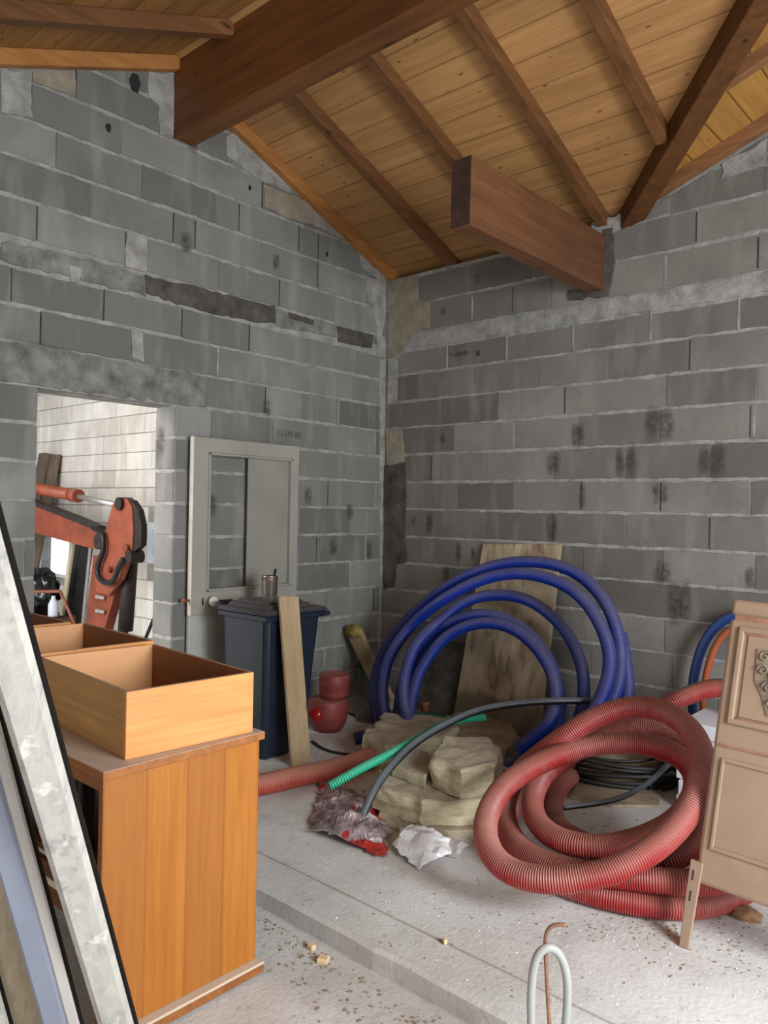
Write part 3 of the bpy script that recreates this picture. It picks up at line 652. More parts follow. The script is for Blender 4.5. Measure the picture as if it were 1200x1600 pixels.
e = ext((141, 855), (128, 985), .02, -.6); leaner('metal_strip', e, (141, 855), 5, M['chrome'], -.6, -.6, 'thin silvery metal strip standing left of the orange dipper', 'metal strip', .02)
M['darkpanel'] = mat_plain('dark_panel', sr(34, 32, 32), .35, var=.5, scale=5)
p0, p1, p2, p3 = onY(117, 835, -.45), onY(143, 842, -.45), onY(131, 985, -.45), onY(98, 985, -.45)
o = MB().prism([Vector((p0.x, -.45, p0.z)), Vector((p1.x, -.45, p1.z)), Vector((p2.x-.1, -.45, 0.0)), Vector((p3.x-.12, -.45, 0.0))], (0, .03, 0)).build('dark_sheet', M['darkpanel']); tag(o, 'glossy dark sheet standing behind the silvery strip', 'panel')
M['bag'] = mat_plain('bin_bag_black', sr(16, 16, 18), .25, var=.4, bump=0, spec=.6)
def blob(name, c, r, mat, amp=.2, fr=3, parent=None, sub=4, seed=0, sq=1.0, flatz=None):
    bm = bmesh.new(); bmesh.ops.create_icosphere(bm, subdivisions=sub, radius=1)
    for v in bm.verts:
        d = v.co.copy(); k = 1+amp*noise.noise(d*fr+Vector((seed, 0, 0)))+amp*.5*abs(noise.noise(d*fr*2.7+Vector((0, seed, 0))))
        v.co = Vector((d.x*r[0], d.y*r[1], d.z*r[2]))*k+Vector(c)
        if flatz is not None and v.co.z < flatz: v.co.z = flatz
    vs = [v.co.copy() for v in bm.verts]; fs = [tuple(v.index for v in f.verts) for f in bm.faces]; bm.free()
    return new_obj(name, vs, fs, mat, parent, True)
c = onY(64, 925, -.7); o = blob('bin_bag', (c.x-.03, -.7, c.z), (.20, .18, .25), M['bag'], .3, 3.5, seed=4, flatz=c.z-.238); tag(o, 'full black plastic bin bag on a crate behind the doorway edge', 'bag')
M['crate'] = mat_wood('crate_wood', sr(110, 82, 58), sr(80, 58, 40), sr(50, 36, 26), 'x', 1, .8)
mbx = MB(); mbx.box(c.x-.45, c.x+.30, -.95, -.45, .0, c.z-.24, .01); o = mbx.build('storage_crate', M['crate']); tag(o, 'brown wooden crate carrying the black bin bag', 'crate')
cz_ = c.z-.24; c = onY(84, 908, -.72)
M['milk'] = mat_plain('milky_plastic', sr(206, 212, 220), .35, var=.08)
o = MB().lathe([(.045, 0), (.05, .02), (.05, .12), (.03, .17), (.02, .18), (.02, .21)], (c.x, -.72, cz_+.02), n=18).build('plastic_jug', M['milk'], None, True); tag(o, 'milky white plastic jug beside the black bin bag', 'jug')
M['rusty'] = mat_plain('rusty_steel', sr(124, 74, 58), .7, .2, var=.35, scale=20)
q = [onY(20, 925, -1.3), onY(94, 924, -1.3), onY(118, 978, -1.3)]; q.append(Vector((q[2].x+.35, -1.3, 0.0)))
mbx = MB(); mbx.tube([q[0], q[1]], .014, 8)
mbx.tube([q[1], q[2]], .014, 8); mbx.tube([q[2], q[3]], .014, 8); mbx.tube([q[0], Vector((q[0].x, -1.3, 0.0))], .014, 8)
tag(mbx.build('handrail', M['rusty'], None, True), 'thin rusty steel rail with a bend in front of the bin bag', 'rail')
e = ext((240, 965), (220, 1015), .02, -.9); leaner('black_bar', e, (240, 967), 5, M['rubber'], -.9, -.9, 'short dark bar leaning near the right jamb of the doorway', 'bar', .02)

# ------------------------------------------------------------------ half-glazed door against the left wall
M['door'] = mat_plain('old_door_paint', sr(150, 147, 137), .65, var=.12, scale=3, bump=.2)
M['door_pane'] = mat_plain('door_panel_paint', sr(138, 136, 127), .8, var=.12, scale=4, bump=.3)
M['door_edge'] = mat_plain('door_edge_cream', sr(190, 184, 170), .7, var=.15)
M['white_pot'] = mat_plain('porcelain', sr(208, 208, 204), .25, var=.05, bump=0)
M['plinth_pale'] = mat_plain('pale_panel', sr(168, 168, 160), .85, var=.12, scale=3)
dr = thing('old_door_leaf', 'old grey-beige half-glazed door leaf leaning on the left wall', 'door', (.06, -1.33, .74))
y0, y1, z0, z1 = -1.755, -.93, .742, 1.80
oy0, oy1, oz0, oz1 = -1.650, -.985, .875, 1.712      # glazed opening
X0, X1 = .04, .078
f = MB(); f.box(X0, X1, y0, oy0, z0, z1, .003); f.box(X0, X1, oy1, y1, z0, z1, .003); f.box(X0, X1, oy0, oy1, z0, oz0, .003); f.box(X0, X1, oy0, oy1, oz1, z1, .003)
f.build('frame', M['door'], dr)
f = MB()
for q in ((oy0, oy0+.016, oz0, oz1), (oy1-.016, oy1, oz0, oz1), (oy0, oy1, oz0, oz0+.016), (oy0, oy1, oz1-.016, oz1)): f.box(X0+.012, X1+.006, q[0], q[1], q[2], q[3], .004)
f.build('glazing_bead', M['door'], dr)
tag(MB().box(X0+.004, X0+.014, -1.335, oy1-.01, oz0+.01, oz1-.01, .001).build('panel', M['door_pane'], dr), 'hardboard sheet filling the right half of the opening')
MB().box(X0+.001, X1-.001, y0-.004, y0, z0, z1, 0).build('edge', M['door_edge'], dr)
kn = onX(331, 939, .1)
MB().lathe([(.012, 0), (.010, .02), (.028, .028), (.032, .045), (.022, .06), (.0, .064)], (X1, kn.y, kn.z), (1, 0, 0), 20, cap=False).build('knob', M['white_pot'], dr, True)
kh = onX(317, 940, .08); MB().box(X1-.001, X1+.0015, kh.y-.006, kh.y+.006, kh.z-.02, kh.z+.02, .001).build('keyhole', M['rubber'], dr)
la = onX(297, 938, .06); MB().lathe([(.008, 0), (.008, .03), (.016, .035), (.014, .05), (.004, .052)], (.06, y0, la.z), (0, -1, 0), 12).build('latch', M['rusty'], dr, True)
pp = MB().box(.02, .05, -1.75, -1.0, 0.0, .74, .003).build('pale_board', M['plinth_pale']); tag(pp, 'plain pale board under the old door leaf, behind the bin', 'board')

# ------------------------------------------------------------------ wheelie bin
M['bin'] = mat_plain('bin_blue_black', sr(24, 32, 46), .38, var=.18, scale=10, bump=.1, bs=90, spec=.5)
M['lid'] = mat_plain('bin_lid', sr(40, 44, 50), .5, var=.2, dust=sr(98, 88, 82), dustamt=.7, spec=.4)
bn = thing('wheelie_bin', 'dark blue wheelie bin with a dusty lid against the left wall', 'bin', (.5, -1.5, 0))
def quad(x0, x1, y0, y1, z): return [(x0, y0, z), (x1, y0, z), (x1, y1, z), (x0, y1, z)]
MB().hexa(quad(.335, .675, -1.68, -1.38, 0)+quad(.30, .70, -1.70, -1.29, .80), .03, 0, 3).build('body', M['bin'], bn)
MB().hexa(quad(.285, .715, -1.715, -1.275, .765)+quad(.283, .717, -1.717, -1.272, .80), .006).build('rim', M['bin'], bn)
MB().box(.30, .70, -1.275, -1.215, .765, .79, .006).build('handle', M['bin'], bn)
l = MB(); l.hexa(quad(.275, .722, -1.722, -1.25, .800)+quad(.29, .71, -1.705, -1.27, .825), .008, 0, 2); l.hexa(quad(.31, .68, -1.68, -1.33, .822)+quad(.33, .66, -1.66, -1.35, .848), .006, 0, 2); l.hexa(quad(.35, .64, -1.64, -1.37, .846)+quad(.36, .63, -1.63, -1.38, .862), .005, 0, 2)
l.build('lid', M['lid'], bn)
for y in (-1.33,):
    for x in (.38, .58): MB().lathe([(.06, 0), (.06, .03)], (x-.02, -1.36, .06), (1, 0, 0), 20).build('wheel', M['rubber'], bn)
MB().lathe([(.018, 0), (.022, .02), (.022, .10), (.015, .11)], (.265, -1.70, .825), (-.1, 1, 0), 12).build('hinge', M['rubber'], bn)
M['tin'] = mat_plain('dented_tin', sr(176, 168, 160), .3, .9, var=.3, scale=25)
M['canrust'] = mat_plain('can_stained_band', sr(104, 84, 72), .45, .5, var=.35, scale=30)
c = onZ(421, 929, .865)
tc = thing('tin_can', 'open shiny tin can standing on the bin lid', 'can', (c.x, c.y, .863))
MB().lathe([(.046, 0), (.048, .004), (.048, .112), (.050, .116), (.046, .116), (.046, .006)], (c.x, c.y, .863), n=28, cap=False).build('can_body', M['tin'], tc, True)
MB().lathe([(.0488, .0), (.0488, .022)], (c.x, c.y, .952), n=28, cap=False).build('can_label', M['canrust'], tc, True)
a = Vector((c.x+.005, c.y, .87)); o = MB().beam(a, a+Vector((.012, .03, .15)), (0, 1, 0), (1, 0, 0), .018, .008, .002).build('brush_handle', M['rubber']); tag(o, 'black brush handle sticking up out of the tin can', 'brush')
M['plank'] = mat_wood('plank_raw_pine', sr(178, 156, 124), sr(156, 134, 102), sr(122, 98, 68), 'z', 1.0, .75)
b0_, b1_ = onZ(457, 1200, .0), onZ(487, 1197, .0); t0, t1 = onX(437, 931, .742), onX(467, 932, .742)
th = Vector((-.02, 0, 0)); o = MB().hexa([b0_+th, b0_, b1_, b1_+th, t0+th, t0, t1, t1+th], .003).build('pine_plank', M['plank']); tag(o, 'raw pine plank leaning upright against the blue bin', 'plank')

# ------------------------------------------------------------------ desk
M['veneer'] = mat_wood('desk_veneer', sr(212, 136, 50), sr(196, 118, 38), sr(172, 98, 32), 'z', 1.1, .42, knots=False, spec=.45)
def mat_desk():
    n = N('desk_veneer_leaves', .42, spec=.4); y = n.sep()[1]; q = n.math('DIVIDE', n.math('ADD', y, 3.372), .1305); fl = n.math('FLOOR', q)
    wn = n.node('TexWhiteNoise', noise_dimensions='1D'); n.set(wn.inputs['W'], fl); par = n.math('MODULO', fl, 2.0)
    v = n.map((9, 30, 1.3)); f = n.noise(1.4, 6, .6, v, .5); c = n.ramp(f, [(.3, sr(176, 112, 42)), (.72, sr(154, 92, 30))])
    c = n.mix(n.math('SUBTRACT', 1.0, par), c, n.mix(.35, c, sr(140, 84, 40)))
    fr = n.math('FRACT', q); g = n.math('MINIMUM', fr, n.math('SUBTRACT', 1.0, fr)); c = n.mix(n.ramp(g, [(0.0, .45), (.05, 0.)]), c, sr(120, 66, 26)); c = n.mix(n.ramp(n.noise(1.6, 3), [(.45, 0.), (.8, .4)]), c, sr(158, 90, 38))
    fib = n.noise(5, 3, .7, n.map((9, 60, 2))); c = n.mix(.25, c, n.ramp(fib, [(.3, .35), (.7, .65)]), 'OVERLAY'); n.color(c); return n.m
M['desk'] = mat_desk()
M['desk_edge'] = mat_wood('desk_edge_brown', sr(162, 104, 56), sr(132, 80, 42), sr(96, 56, 28), 'x', 1, .5, knots=False, dust=sr(196, 180, 164))
M['desktop'] = mat_wood('desk_top_dusty', sr(170, 110, 62), sr(140, 88, 48), sr(110, 66, 34), 'x', 1, .6, knots=False, dust=sr(190, 174, 160))
M['desk_in'] = mat_wood('desk_inside_brown', sr(112, 60, 28), sr(84, 42, 20), sr(60, 30, 16), 'x', 1, .5, knots=False)
FLR = -.07
dk = thing('desk', 'orange wooden desk with a dusty top in front of the slab', 'desk', (1.4, -3.13, FLR))
DX0, DX1, DY0, DY1, DZ = .50, 2.062, -3.372, -2.850, .69
M['edge_pale'] = mat_plain('dusty_pale_edge', sr(196, 178, 158), .85, var=.08)
MB().box(DX0-.01, DX1+.018, DY0-.010, DY1+.008, DZ-.024, DZ, .002).build('desk_top', M['desktop'], dk)
MB().box(DX1-.022, DX1, DY0+.0015, DY1, FLR+.045, DZ-.024, .001).build('side_panel', M['desk'], dk)
MB().box(DX1-.022, DX1-.0005, DY0, DY0+.0015, FLR+.045, DZ-.024).build('edge_band', M['desk_edge'], dk)
MB().box(DX0, DX0+.022, DY0, DY1, FLR, DZ-.024, .001).build('side_panel', M['desk'], dk)
MB().box(DX1-.04, DX1+.028, DY0-.01, DY1+.012, FLR+.010, FLR+.036, .001).build('foot_rail', M['desk_edge'], dk)
MB().box(DX1-.04, DX1+.029, DY0-.011, DY1+.013, FLR+.036, FLR+.044, .001).build('rail_top', M['edge_pale'], dk)
for y in (DY0+.05, DY1-.05): MB().lathe([(.012, 0), (.012, .010)], (DX1, y, FLR), n=12).build('foot', M['desk_in'], dk)
MB().box(DX0+.022, DX1-.022, DY1-.03, DY1-.012, .50, DZ-.024, .001).build('back_rail', M['desk_in'], dk)
MB().box(DX0+.022, 1.87, DY0+.03, DY1-.03, .345, .362, .001).build('shelf', M['desk_in'], dk)
MB().box(DX0+.022, DX1-.022, DY0+.004, DY0+.020, .235, .345, .001).build('lower_rail', M['desk_in'], dk)
MB().box(DX0+.022, DX1-.022, DY0+.001, DY0+.004, .286, .304, .0).build('pale_strip', M['edge_pale'], dk)
MB().box(DX0+.022, DX1-.022, DY0+.004, DY0+.022, DZ-.065, DZ-.024, .001).build('apron', M['desk_edge'], dk)
bx = thing('flat_screen', 'black flat glossy screen standing on the shelf inside the desk', 'screen', (1.58, DY0+.085, .3625)); o = MB(); o.box(1.30, 1.825, DY0+.06, DY0+.11, .3625, .655, .008, seg=2); o.build('casing', M['darkpanel'], bx)
MB().box(1.33, 1.80, DY0+.056, DY0+.06, .39, .63, .001).build('screen', M['bag'], bx)
# drawer boxes
M['drw'] = mat_wood('drawer_plywood', sr(222, 158, 96), sr(204, 140, 80), sr(176, 112, 60), 'y', 1.0, .5, knots=False, dust=sr(168, 136, 106), spec=.35)
M['drw_side'] = mat_wood('drawer_side_plywood', sr(188, 144, 90), sr(166, 122, 72), sr(136, 98, 56), 'x', 1.0, .55, knots=False, dust=sr(168, 140, 112), spec=.35)
M['drw_in'] = mat_plain('drawer_inside_peach', sr(218, 164, 116), .7, var=.08, scale=6, bump=.05)
M['drw_back'] = mat_wood('drawer_inside_brown', sr(134, 82, 48), sr(108, 62, 36), sr(150, 110, 84), 'x', 1, .6, knots=False, dust=sr(168, 138, 112))
M['drw_floor'] = mat_plain('drawer_floor_dusty', sr(150, 116, 88), .9, var=.2)
def drawer(label, x0, x1, y0, y1, z1, rot=0.0):
    t = .013; z0 = DZ+.0005; d = thing('drawer_box', label, 'drawer', ((x0+x1)/2, (y0+y1)/2, z0), 'drawer boxes on the desk')
    MB().box(x1-t, x1, y0, y1, z0, z1, .0012).build('end_board', M['drw'], d)
    m = MB(); m.box(x0, x1-t, y0, y0+t, z0, z1, .0012); m.build('side_board', M['drw_side'], d)
    MB().box(x0+t, x1-t, y1-t, y1, z0, z1, .0012).build('back_board', M['drw_back'], d)
    MB().box(x0, x0+t, y0+t, y1, z0, z1, .0012).build('end_board', M['drw_in'], d)
    MB().box(x0+t, x1-t, y0+t, y1-t, z0, z0+.006).build('base', M['drw_floor'], d); d.rotation_euler = (0, 0, rot)
drawer('empty orange plywood drawer box at the near end of the desk', 1.41, 2.046, -3.272, -2.854, .877, -.065)
drawer('plywood drawer box behind and left of the one at the desk end', .81, 1.378, -3.22, -2.80, .882, -.03)
drawer('plywood drawer box at the far end of the desk, partly behind the leaning posts', .26, .775, -3.25, -2.83, .885)

# ------------------------------------------------------------------ leaning posts in the left foreground
def mat_lime():
    n = N('post_limewashed', .8, spec=.2); v = n.map((22, 22, 3)); f = n.noise(1.2, 6, .7, v, .8); c = n.ramp(f, [(.22, sr(108, 108, 112)), (.40, sr(168, 165, 158)), (.75, sr(196, 191, 180))])
    g2 = n.noise(7, 5, .7); c = n.mix(n.ramp(g2, [(.56, 0.), (.66, .65)]), c, sr(126, 124, 126)); g3 = n.noise(16, 4, .6); c = n.mix(n.ramp(g3, [(.6, 0.), (.66, .8)]), c, sr(212, 208, 198)); n.color(c).bump(f, .4, .004); return n.m
M['lime'] = mat_lime()
M['bluegrey'] = mat_plain('post_blue_grey', sr(126, 130, 144), .5, var=.10, scale=5)
M['cream'] = mat_plain('post_cream_side', sr(176, 170, 164), .6, var=.10, scale=6)
M['tanwood'] = mat_wood('post_tan_wood', sr(196, 182, 156), sr(170, 154, 126), sr(136, 122, 100), 'z', 1.2, .8)
M['shadestrip'] = mat_plain('post_side_shade', sr(24, 21, 20), .8, var=.3, spec=.1)  # black strip paints in the shade on the posts' side faces
def post(name, label, foot, topp, dfoot, dtop, wpx, face, parts):
    # foot/top: axis points; rectangular post turned a little towards the viewer
    A = atD(*foot, dfoot); B = atD(*topp, dtop); d = (B-A).normalized()
    A = A + d*((FLR-A.z)/d.z)                     # stand on the lower floor
    v = (CAM-A); v.z = 0; nrm = v.normalized(); nrm = (nrm-d*nrm.dot(d)).normalized(); sd = d.cross(nrm)
    if sd.dot(RGT) < 0: sd = -sd
    w = wpx/F_PX*dfoot; root = thing(name, label, 'post', A, 'posts leaning at the left')
    for (u0, u1, n0, n1, pn, mt, bv) in parts:
        m = MB(); c = (sd*((u0+u1)/2*w)+nrm*((n0+n1)/2*w)); m.beam(A+c, B+c, sd, nrm, (u1-u0)*w, (n1-n0)*w, bv); m.build(pn, mt, root)
    return root
post('timber_post', 'white limewashed leaning post with its shaded edge painted black, rightmost and longest', (186, 1600), (-70.6, 700), 1.85, 1.175, 53, 0,
     [(-.5, .43, -.12, .30, 'shaft', M['lime'], .012), (.43, .50, -.12, .18, 'shade_strip', M['shadestrip'], .001)])
post('timber_post', 'blue-grey painted leaning post with a cream right face, second from the desk', (100, 1600), (-92, 900), 1.80, 1.373, 53, 0,
     [(-.5, .12, -.12, .30, 'shaft', M['bluegrey'], .006), (.12, .43, -.12, .26, 'cream_face', M['cream'], .004), (.43, .5, -.12, .15, 'shade_strip', M['shadestrip'], .001)])
post('timber_post', 'tan raw wood leaning post tucked left of the blue-grey one', (45, 1600), (-129, 1000), 1.87, 1.49, 47, 0,
     [(-.5, .5, -.12, .3, 'shaft', M['tanwood'], .005)])
post('timber_post', 'pale leaning post of which only a sliver shows in the bottom left corner', (-7, 1600), (-150, 1100), 1.80, 1.50, 46, 0,
     [(-.5, .42, -.12, .3, 'shaft', M['lime'], .005), (.42, .5, -.12, .2, 'shade_strip', M['shadestrip'], .001)])

# ------------------------------------------------------------------ blue hose coil standing against the far wall
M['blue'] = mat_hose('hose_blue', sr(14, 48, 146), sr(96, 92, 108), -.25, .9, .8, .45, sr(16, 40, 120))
def z6(x, y): return (560+x/1.875, 820+y/1.875)
def B(x, y, k):                                   # k = how far off the wall the loop leans (layers)
    px, py = z6(x, y); d = ray(px, py)
    # plane leaning on the wall: y = -0.20 - 0.11*k at z=1.1, y = -0.62 - 0.11*k at the floor
    s = 0.40; yo = -0.60-0.105*k
    t = (yo+s*CAM.z-CAM.y)/(d.y-s*d.z); return CAM+d*t
bl = []
bl += [B(470, 655, 2), B(560, 575, 2.2), B(578, 480, 2), B(548, 395, 2), B(480, 320, 1.9), B(400, 288, 1.9), B(320, 296, 1.9), B(245, 340, 1.8), B(185, 420, 1.8), B(158, 500, 1.8), B(150, 590, 1.8), B(190, 670, 1.8), B(330, 715, 1.8), B(470, 690, 1.4)]
bl += [B(575, 600, 1.0), B(590, 500, .9), B(560, 400, .9), B(490, 310, .9), B(400, 266, .9), B(310, 270, .9), B(220, 320, .9), B(150, 420, .9), B(118, 530, .9), B(130, 620, .9), B(220, 700, .9), B(420, 715, .7), B(580, 660, .3)]
bl += [B(650, 560, 0), B(660, 450, 0), B(635, 360, 0), B(580, 280, 0), B(500, 222, .2), B(410, 205, .4), B(320, 222, .7), B(240, 280, 1.2), B(170, 350, 2.7), B(138, 430, 2.8), B(132, 510, 2.8), B(160, 600, 2.8), B(240, 690, 2.8), B(400, 740, 2.9)]
bl += [B(560, 690, 2.9), B(680, 560, 2.7), B(728, 460, 2.6), B(735, 370, 2.6), B(700, 275, 2.6), B(640, 200, 2.6), B(560, 158, 2.7), B(470, 142, 2.8), B(370, 158, 2.9), B(260, 212, 2.9), B(160, 290, 1.8), B(95, 380, 1.8), B(72, 470, 1.8), B(80, 560, 1.8), B(120, 650, 1.8), B(260, 735, 1.9), B(480, 735, 1.7)]
bl += [B(660, 620, 1.5), B(745, 510, 1.4), B(768, 410, 1.4), B(755, 300, 1.5), B(705, 200, 1.5), B(620, 132, 1.6), B(510, 108, 1.8), B(390, 122, 1.9), B(270, 175, 1.9), B(160, 262, .6), B(85, 350, .6), B(48, 450, .6), B(50, 550, .6), B(90, 640, .7), B(220, 735, .8), B(450, 745, .8), B(700, 650, .7), B(785, 520, .6), B(782, 400, .5), B(768, 320, .4)]
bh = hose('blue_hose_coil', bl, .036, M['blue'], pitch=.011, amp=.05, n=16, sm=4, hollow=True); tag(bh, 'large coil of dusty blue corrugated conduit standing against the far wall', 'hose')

# ------------------------------------------------------------------ red hose coil
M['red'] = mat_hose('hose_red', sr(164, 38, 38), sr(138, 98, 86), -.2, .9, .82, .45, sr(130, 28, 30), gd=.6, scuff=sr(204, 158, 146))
def R(x, y, a, b): px, py = 820+x/3.75, 1060+y/3.75; return onPl(px, py, a, b)
rd = [R(270, 575, .046, 0), R(195, 650, .046, 0), R(165, 750, .046, 0), R(185, 850, .046, 0), R(280, 930, .046, 0), R(440, 1000, .048, 0), R(640, 1060, .06, .0), R(830, 1070, .08, .05), R(1000, 980, .10, .1), R(1080, 820, .12, .18), R(1090, 640, .14, .24), R(1040, 460, .16, .28),
      R(900, 345, .17, .30), R(750, 290, .17, .31), R(600, 290, .17, .31), R(450, 335, .17, .31), R(290, 430, .17, .3), R(130, 540, .165, .26), R(50, 680, .16, .2), R(60, 820, .16, .15), R(160, 925, .16, .15), R(320, 980, .165, .15), R(500, 985, .17, .15), R(700, 935, .18, .18), R(860, 855, .20, .2), R(970, 740, .22, .24), R(1010, 600, .24, .28),
      R(965, 500, .255, .34), R(850, 425, .265, .37), R(650, 380, .27, .38), R(400, 390, .27, .38), R(200, 445, .27, .38), R(40, 520, .27, .38), R(-110, 620, .27, .38), R(-205, 760, .265, .36), R(-235, 900, .26, .34), R(-185, 1050, .25, .34), R(-50, 1150, .24, .34), R(165, 1185, .24, .34), R(400, 1160, .245, .34), R(590, 1095, .26, .34), R(770, 985, .28, .35), R(910, 850, .30, .38), R(1010, 690, .33, .42), R(1045, 520, .35, .46), R(1020, 380, .36, .48), R(940, 270, .36, .49), R(820, 190, .36, .49), R(680, 165, .36, .49), R(540, 180, .35, .49), R(400, 235, .33, .48), R(250, 330, .29, .46), R(100, 440, .21, .40), R(-40, 560, .14, .3), R(-110, 700, .11, .2), R(-110, 840, .10, .1), R(-40, 980, .10, .08), R(110, 1080, .10, .05), R(330, 1140, .11, .05), R(600, 1165, .12, .05), R(780, 1185, .13, .05), R(950, 1195, .13, .05), R(1130, 1190, .13, .05), R(1350, 1100, .13, .08), R(1480, 900, .12, .12), R(1500, 600, .1, .2), R(1430, 300, .1, .25), R(1290, 100, .12, .29),
      R(1150, 50, .12, .31), R(980, 90, .12, .31), R(850, 150, .10, .29), R(680, 250, .06, .20), R(420, 380, .046, .1), R(200, 520, .046, .03), R(20, 650, .046, .0), R(-100, 820, .046, .0), R(-110, 980, .046, .0), R(0, 1100, .046, .0), R(200, 1190, .046, .0), R(420, 1265, .046, 0), R(620, 1310, .046, 0), R(790, 1335, .046, 0), R(930, 1338, .046, 0), R(1080, 1322, .046, 0), R(1240, 1265, .046, 0), R(1400, 1180, .046, 0)]
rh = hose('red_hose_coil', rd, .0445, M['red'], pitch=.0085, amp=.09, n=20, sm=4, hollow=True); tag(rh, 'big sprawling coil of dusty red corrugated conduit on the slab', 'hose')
# ------------------------------------------------------------------ other hoses and cables
M['red2'] = mat_hose('hose_red_loose', sr(190, 92, 76), sr(172, 128, 112), -.1, .9, .7, .5, sr(136, 52, 44))
o = hose('red_conduit', [Vector((.95, -2.25, .055)), onZ(408, 1226, .055), onZ(470, 1212, .055), onZ(530, 1200, .055), onZ(575, 1185, .055), onZ(610, 1180, .055)], .052, M['red2'], pitch=.012, amp=.10, n=18, hollow=True); tag(o, 'loose red corrugated conduit lying behind the desk end', 'hose')
M['green'] = mat_hose('hose_green', sr(58, 200, 158), sr(96, 170, 142), 0, 1.0, .45, .5, sr(18, 120, 90))
o = hose('green_conduit', [onZ(515, 1228, .16), onZ(565, 1200, .22), onZ(640, 1162, .27), onZ(690, 1133, .29), onZ(730, 1122, .27), onZ(757, 1121, .25)], 0.021, M['green'], pitch=.012, amp=.16, n=14, hollow=True); tag(o, 'bright green corrugated conduit lying over the wool slabs', 'hose')
M['green_dk'] = mat_hose('hose_green_dark', sr(20, 90, 66), sr(60, 90, 74), -.3, .8, .6, .6)
o = hose('green_conduit', [onZ(716, 1124, .06), onZ(690, 1121, .04), onZ(665, 1118, .04), onZ(630, 1114, .04), onZ(590, 1112, .04), onY(578, 1080, -.42), onY(568, 1050, -.30), onY(566, 1030, -.2)], .022, M['green_dk'], n=12); tag(o, 'dark green conduit behind the blue coil in the corner', 'hose')
M['black_h'] = mat_hose('hose_black', sr(24, 24, 28), sr(122, 130, 138), -.2, .9, .7, .35)
bk_ = [onZ(556, 1300, .02), onZ(572, 1262, .10), onZ(590, 1225, .18), onZ(618, 1190, .24), onZ(650, 1160, .29), onZ(700, 1130, .345), onZ(760, 1107, .39), onZ(850, 1096, .41), onZ(950, 1096, .40), onZ(1000, 1103, .34), onZ(1040, 1130, .2), onZ(1045, 1180, .08), onZ(1010, 1230, .03)]
o = hose('black_pipe', bk_, .0185, M['black_h'], n=12, hollow=True); tag(o, 'black water pipe arching over the wool slabs to the red coil', 'pipe')
pts = []
rr = random.Random(2); c = onZ(968, 1215, 0)
for i in range(0, 9*16):
    a = i/16*2*math.pi; k = i//16; ra = .30+.035*math.sin(k*2.1)+.015*math.sin(a*3+k); rb_ = .20+.03*math.cos(k*1.3)
    q = Vector((ra*math.cos(a), rb_*math.sin(a), 0)); q.rotate(Matrix.Rotation(math.radians(35), 3, 'Z')); pts.append(Vector((c.x+.04*math.sin(k*3.7)+q.x, c.y+.03*math.cos(k*2.2)+q.y, .016+.016*k+.012*math.sin(a*2+k))))
M['black_c'] = mat_hose('cable_black', sr(24, 24, 26), sr(96, 92, 86), 0, 1.0, .5, .5)
o = hose('black_cable_coil', pts, .010, M['black_c'], n=8, sm=1); tag(o, 'flat coil of black cable lying inside the red hose loops', 'cable')
o = hose('grey_cable', [onZ(880, 1262, .19), onZ(960, 1250, .22), onZ(1010, 1225, .25), onZ(1048, 1190, .30), onZ(1070, 1165, .33)], .012, M['black_h'], n=8); tag(o, 'stiff grey-black cable crossing the coil of black cable', 'cable')
o = hose('thin_cable', [onZ(488, 1158, .010), onZ(505, 1170, .008), onZ(530, 1177, .008), onZ(560, 1179, .008), onZ(590, 1176, .008), onZ(600, 1160, .008)], .008, M['black_c'], n=8); tag(o, 'thin black cord on the floor between bin and wool slabs', 'cord')
o = hose('thin_cable', [onZ(540, 1112, .01), onZ(560, 1120, .008), onZ(575, 1126, .008), onZ(600, 1124, .008), onZ(625, 1128, .01)], .008, M['black_c'], n=8); tag(o, 'thin black cord in the dark corner behind the red tubs', 'cord')
M['blue_n'] = mat_hose('pipe_blue', sr(36, 64, 130), sr(84, 94, 116), -.4, .8, .7); M['orange_n'] = mat_hose('pipe_orange', sr(160, 82, 50), sr(140, 100, 80), -.2, 1, .6)
def arc(px, py, r0, y, a0, a1, n=16):
    c = onY(px, py, y); return [Vector((c.x-r0*math.cos(a), y-.15*math.sin(a), c.z+r0*1.0*math.sin(a))) for a in [a0+(a1-a0)*i/n for i in range(n+1)]]
def bigarc(p, y):
    P_ = [onY(a, b, y) for a, b in p]; return P_
o = hose('blue_pipe', bigarc([(1250, 1000), (1190, 956), (1140, 964), (1112, 985), (1094, 1018), (1084, 1060), (1082, 1100), (1090, 1150), (1110, 1170)], -.12), .026, M['blue_n'], n=12); tag(o, 'blue pipe arching behind the left edge of the stove front', 'pipe')
o = hose('orange_pipe', bigarc([(1240, 1020), (1190, 975), (1146, 980), (1122, 1002), (1108, 1036), (1100, 1075), (1098, 1105), (1104, 1150), (1115, 1168)], -.19), .018, M['orange_n'], n=12); tag(o, 'orange pipe curving just inside the blue pipe', 'pipe')

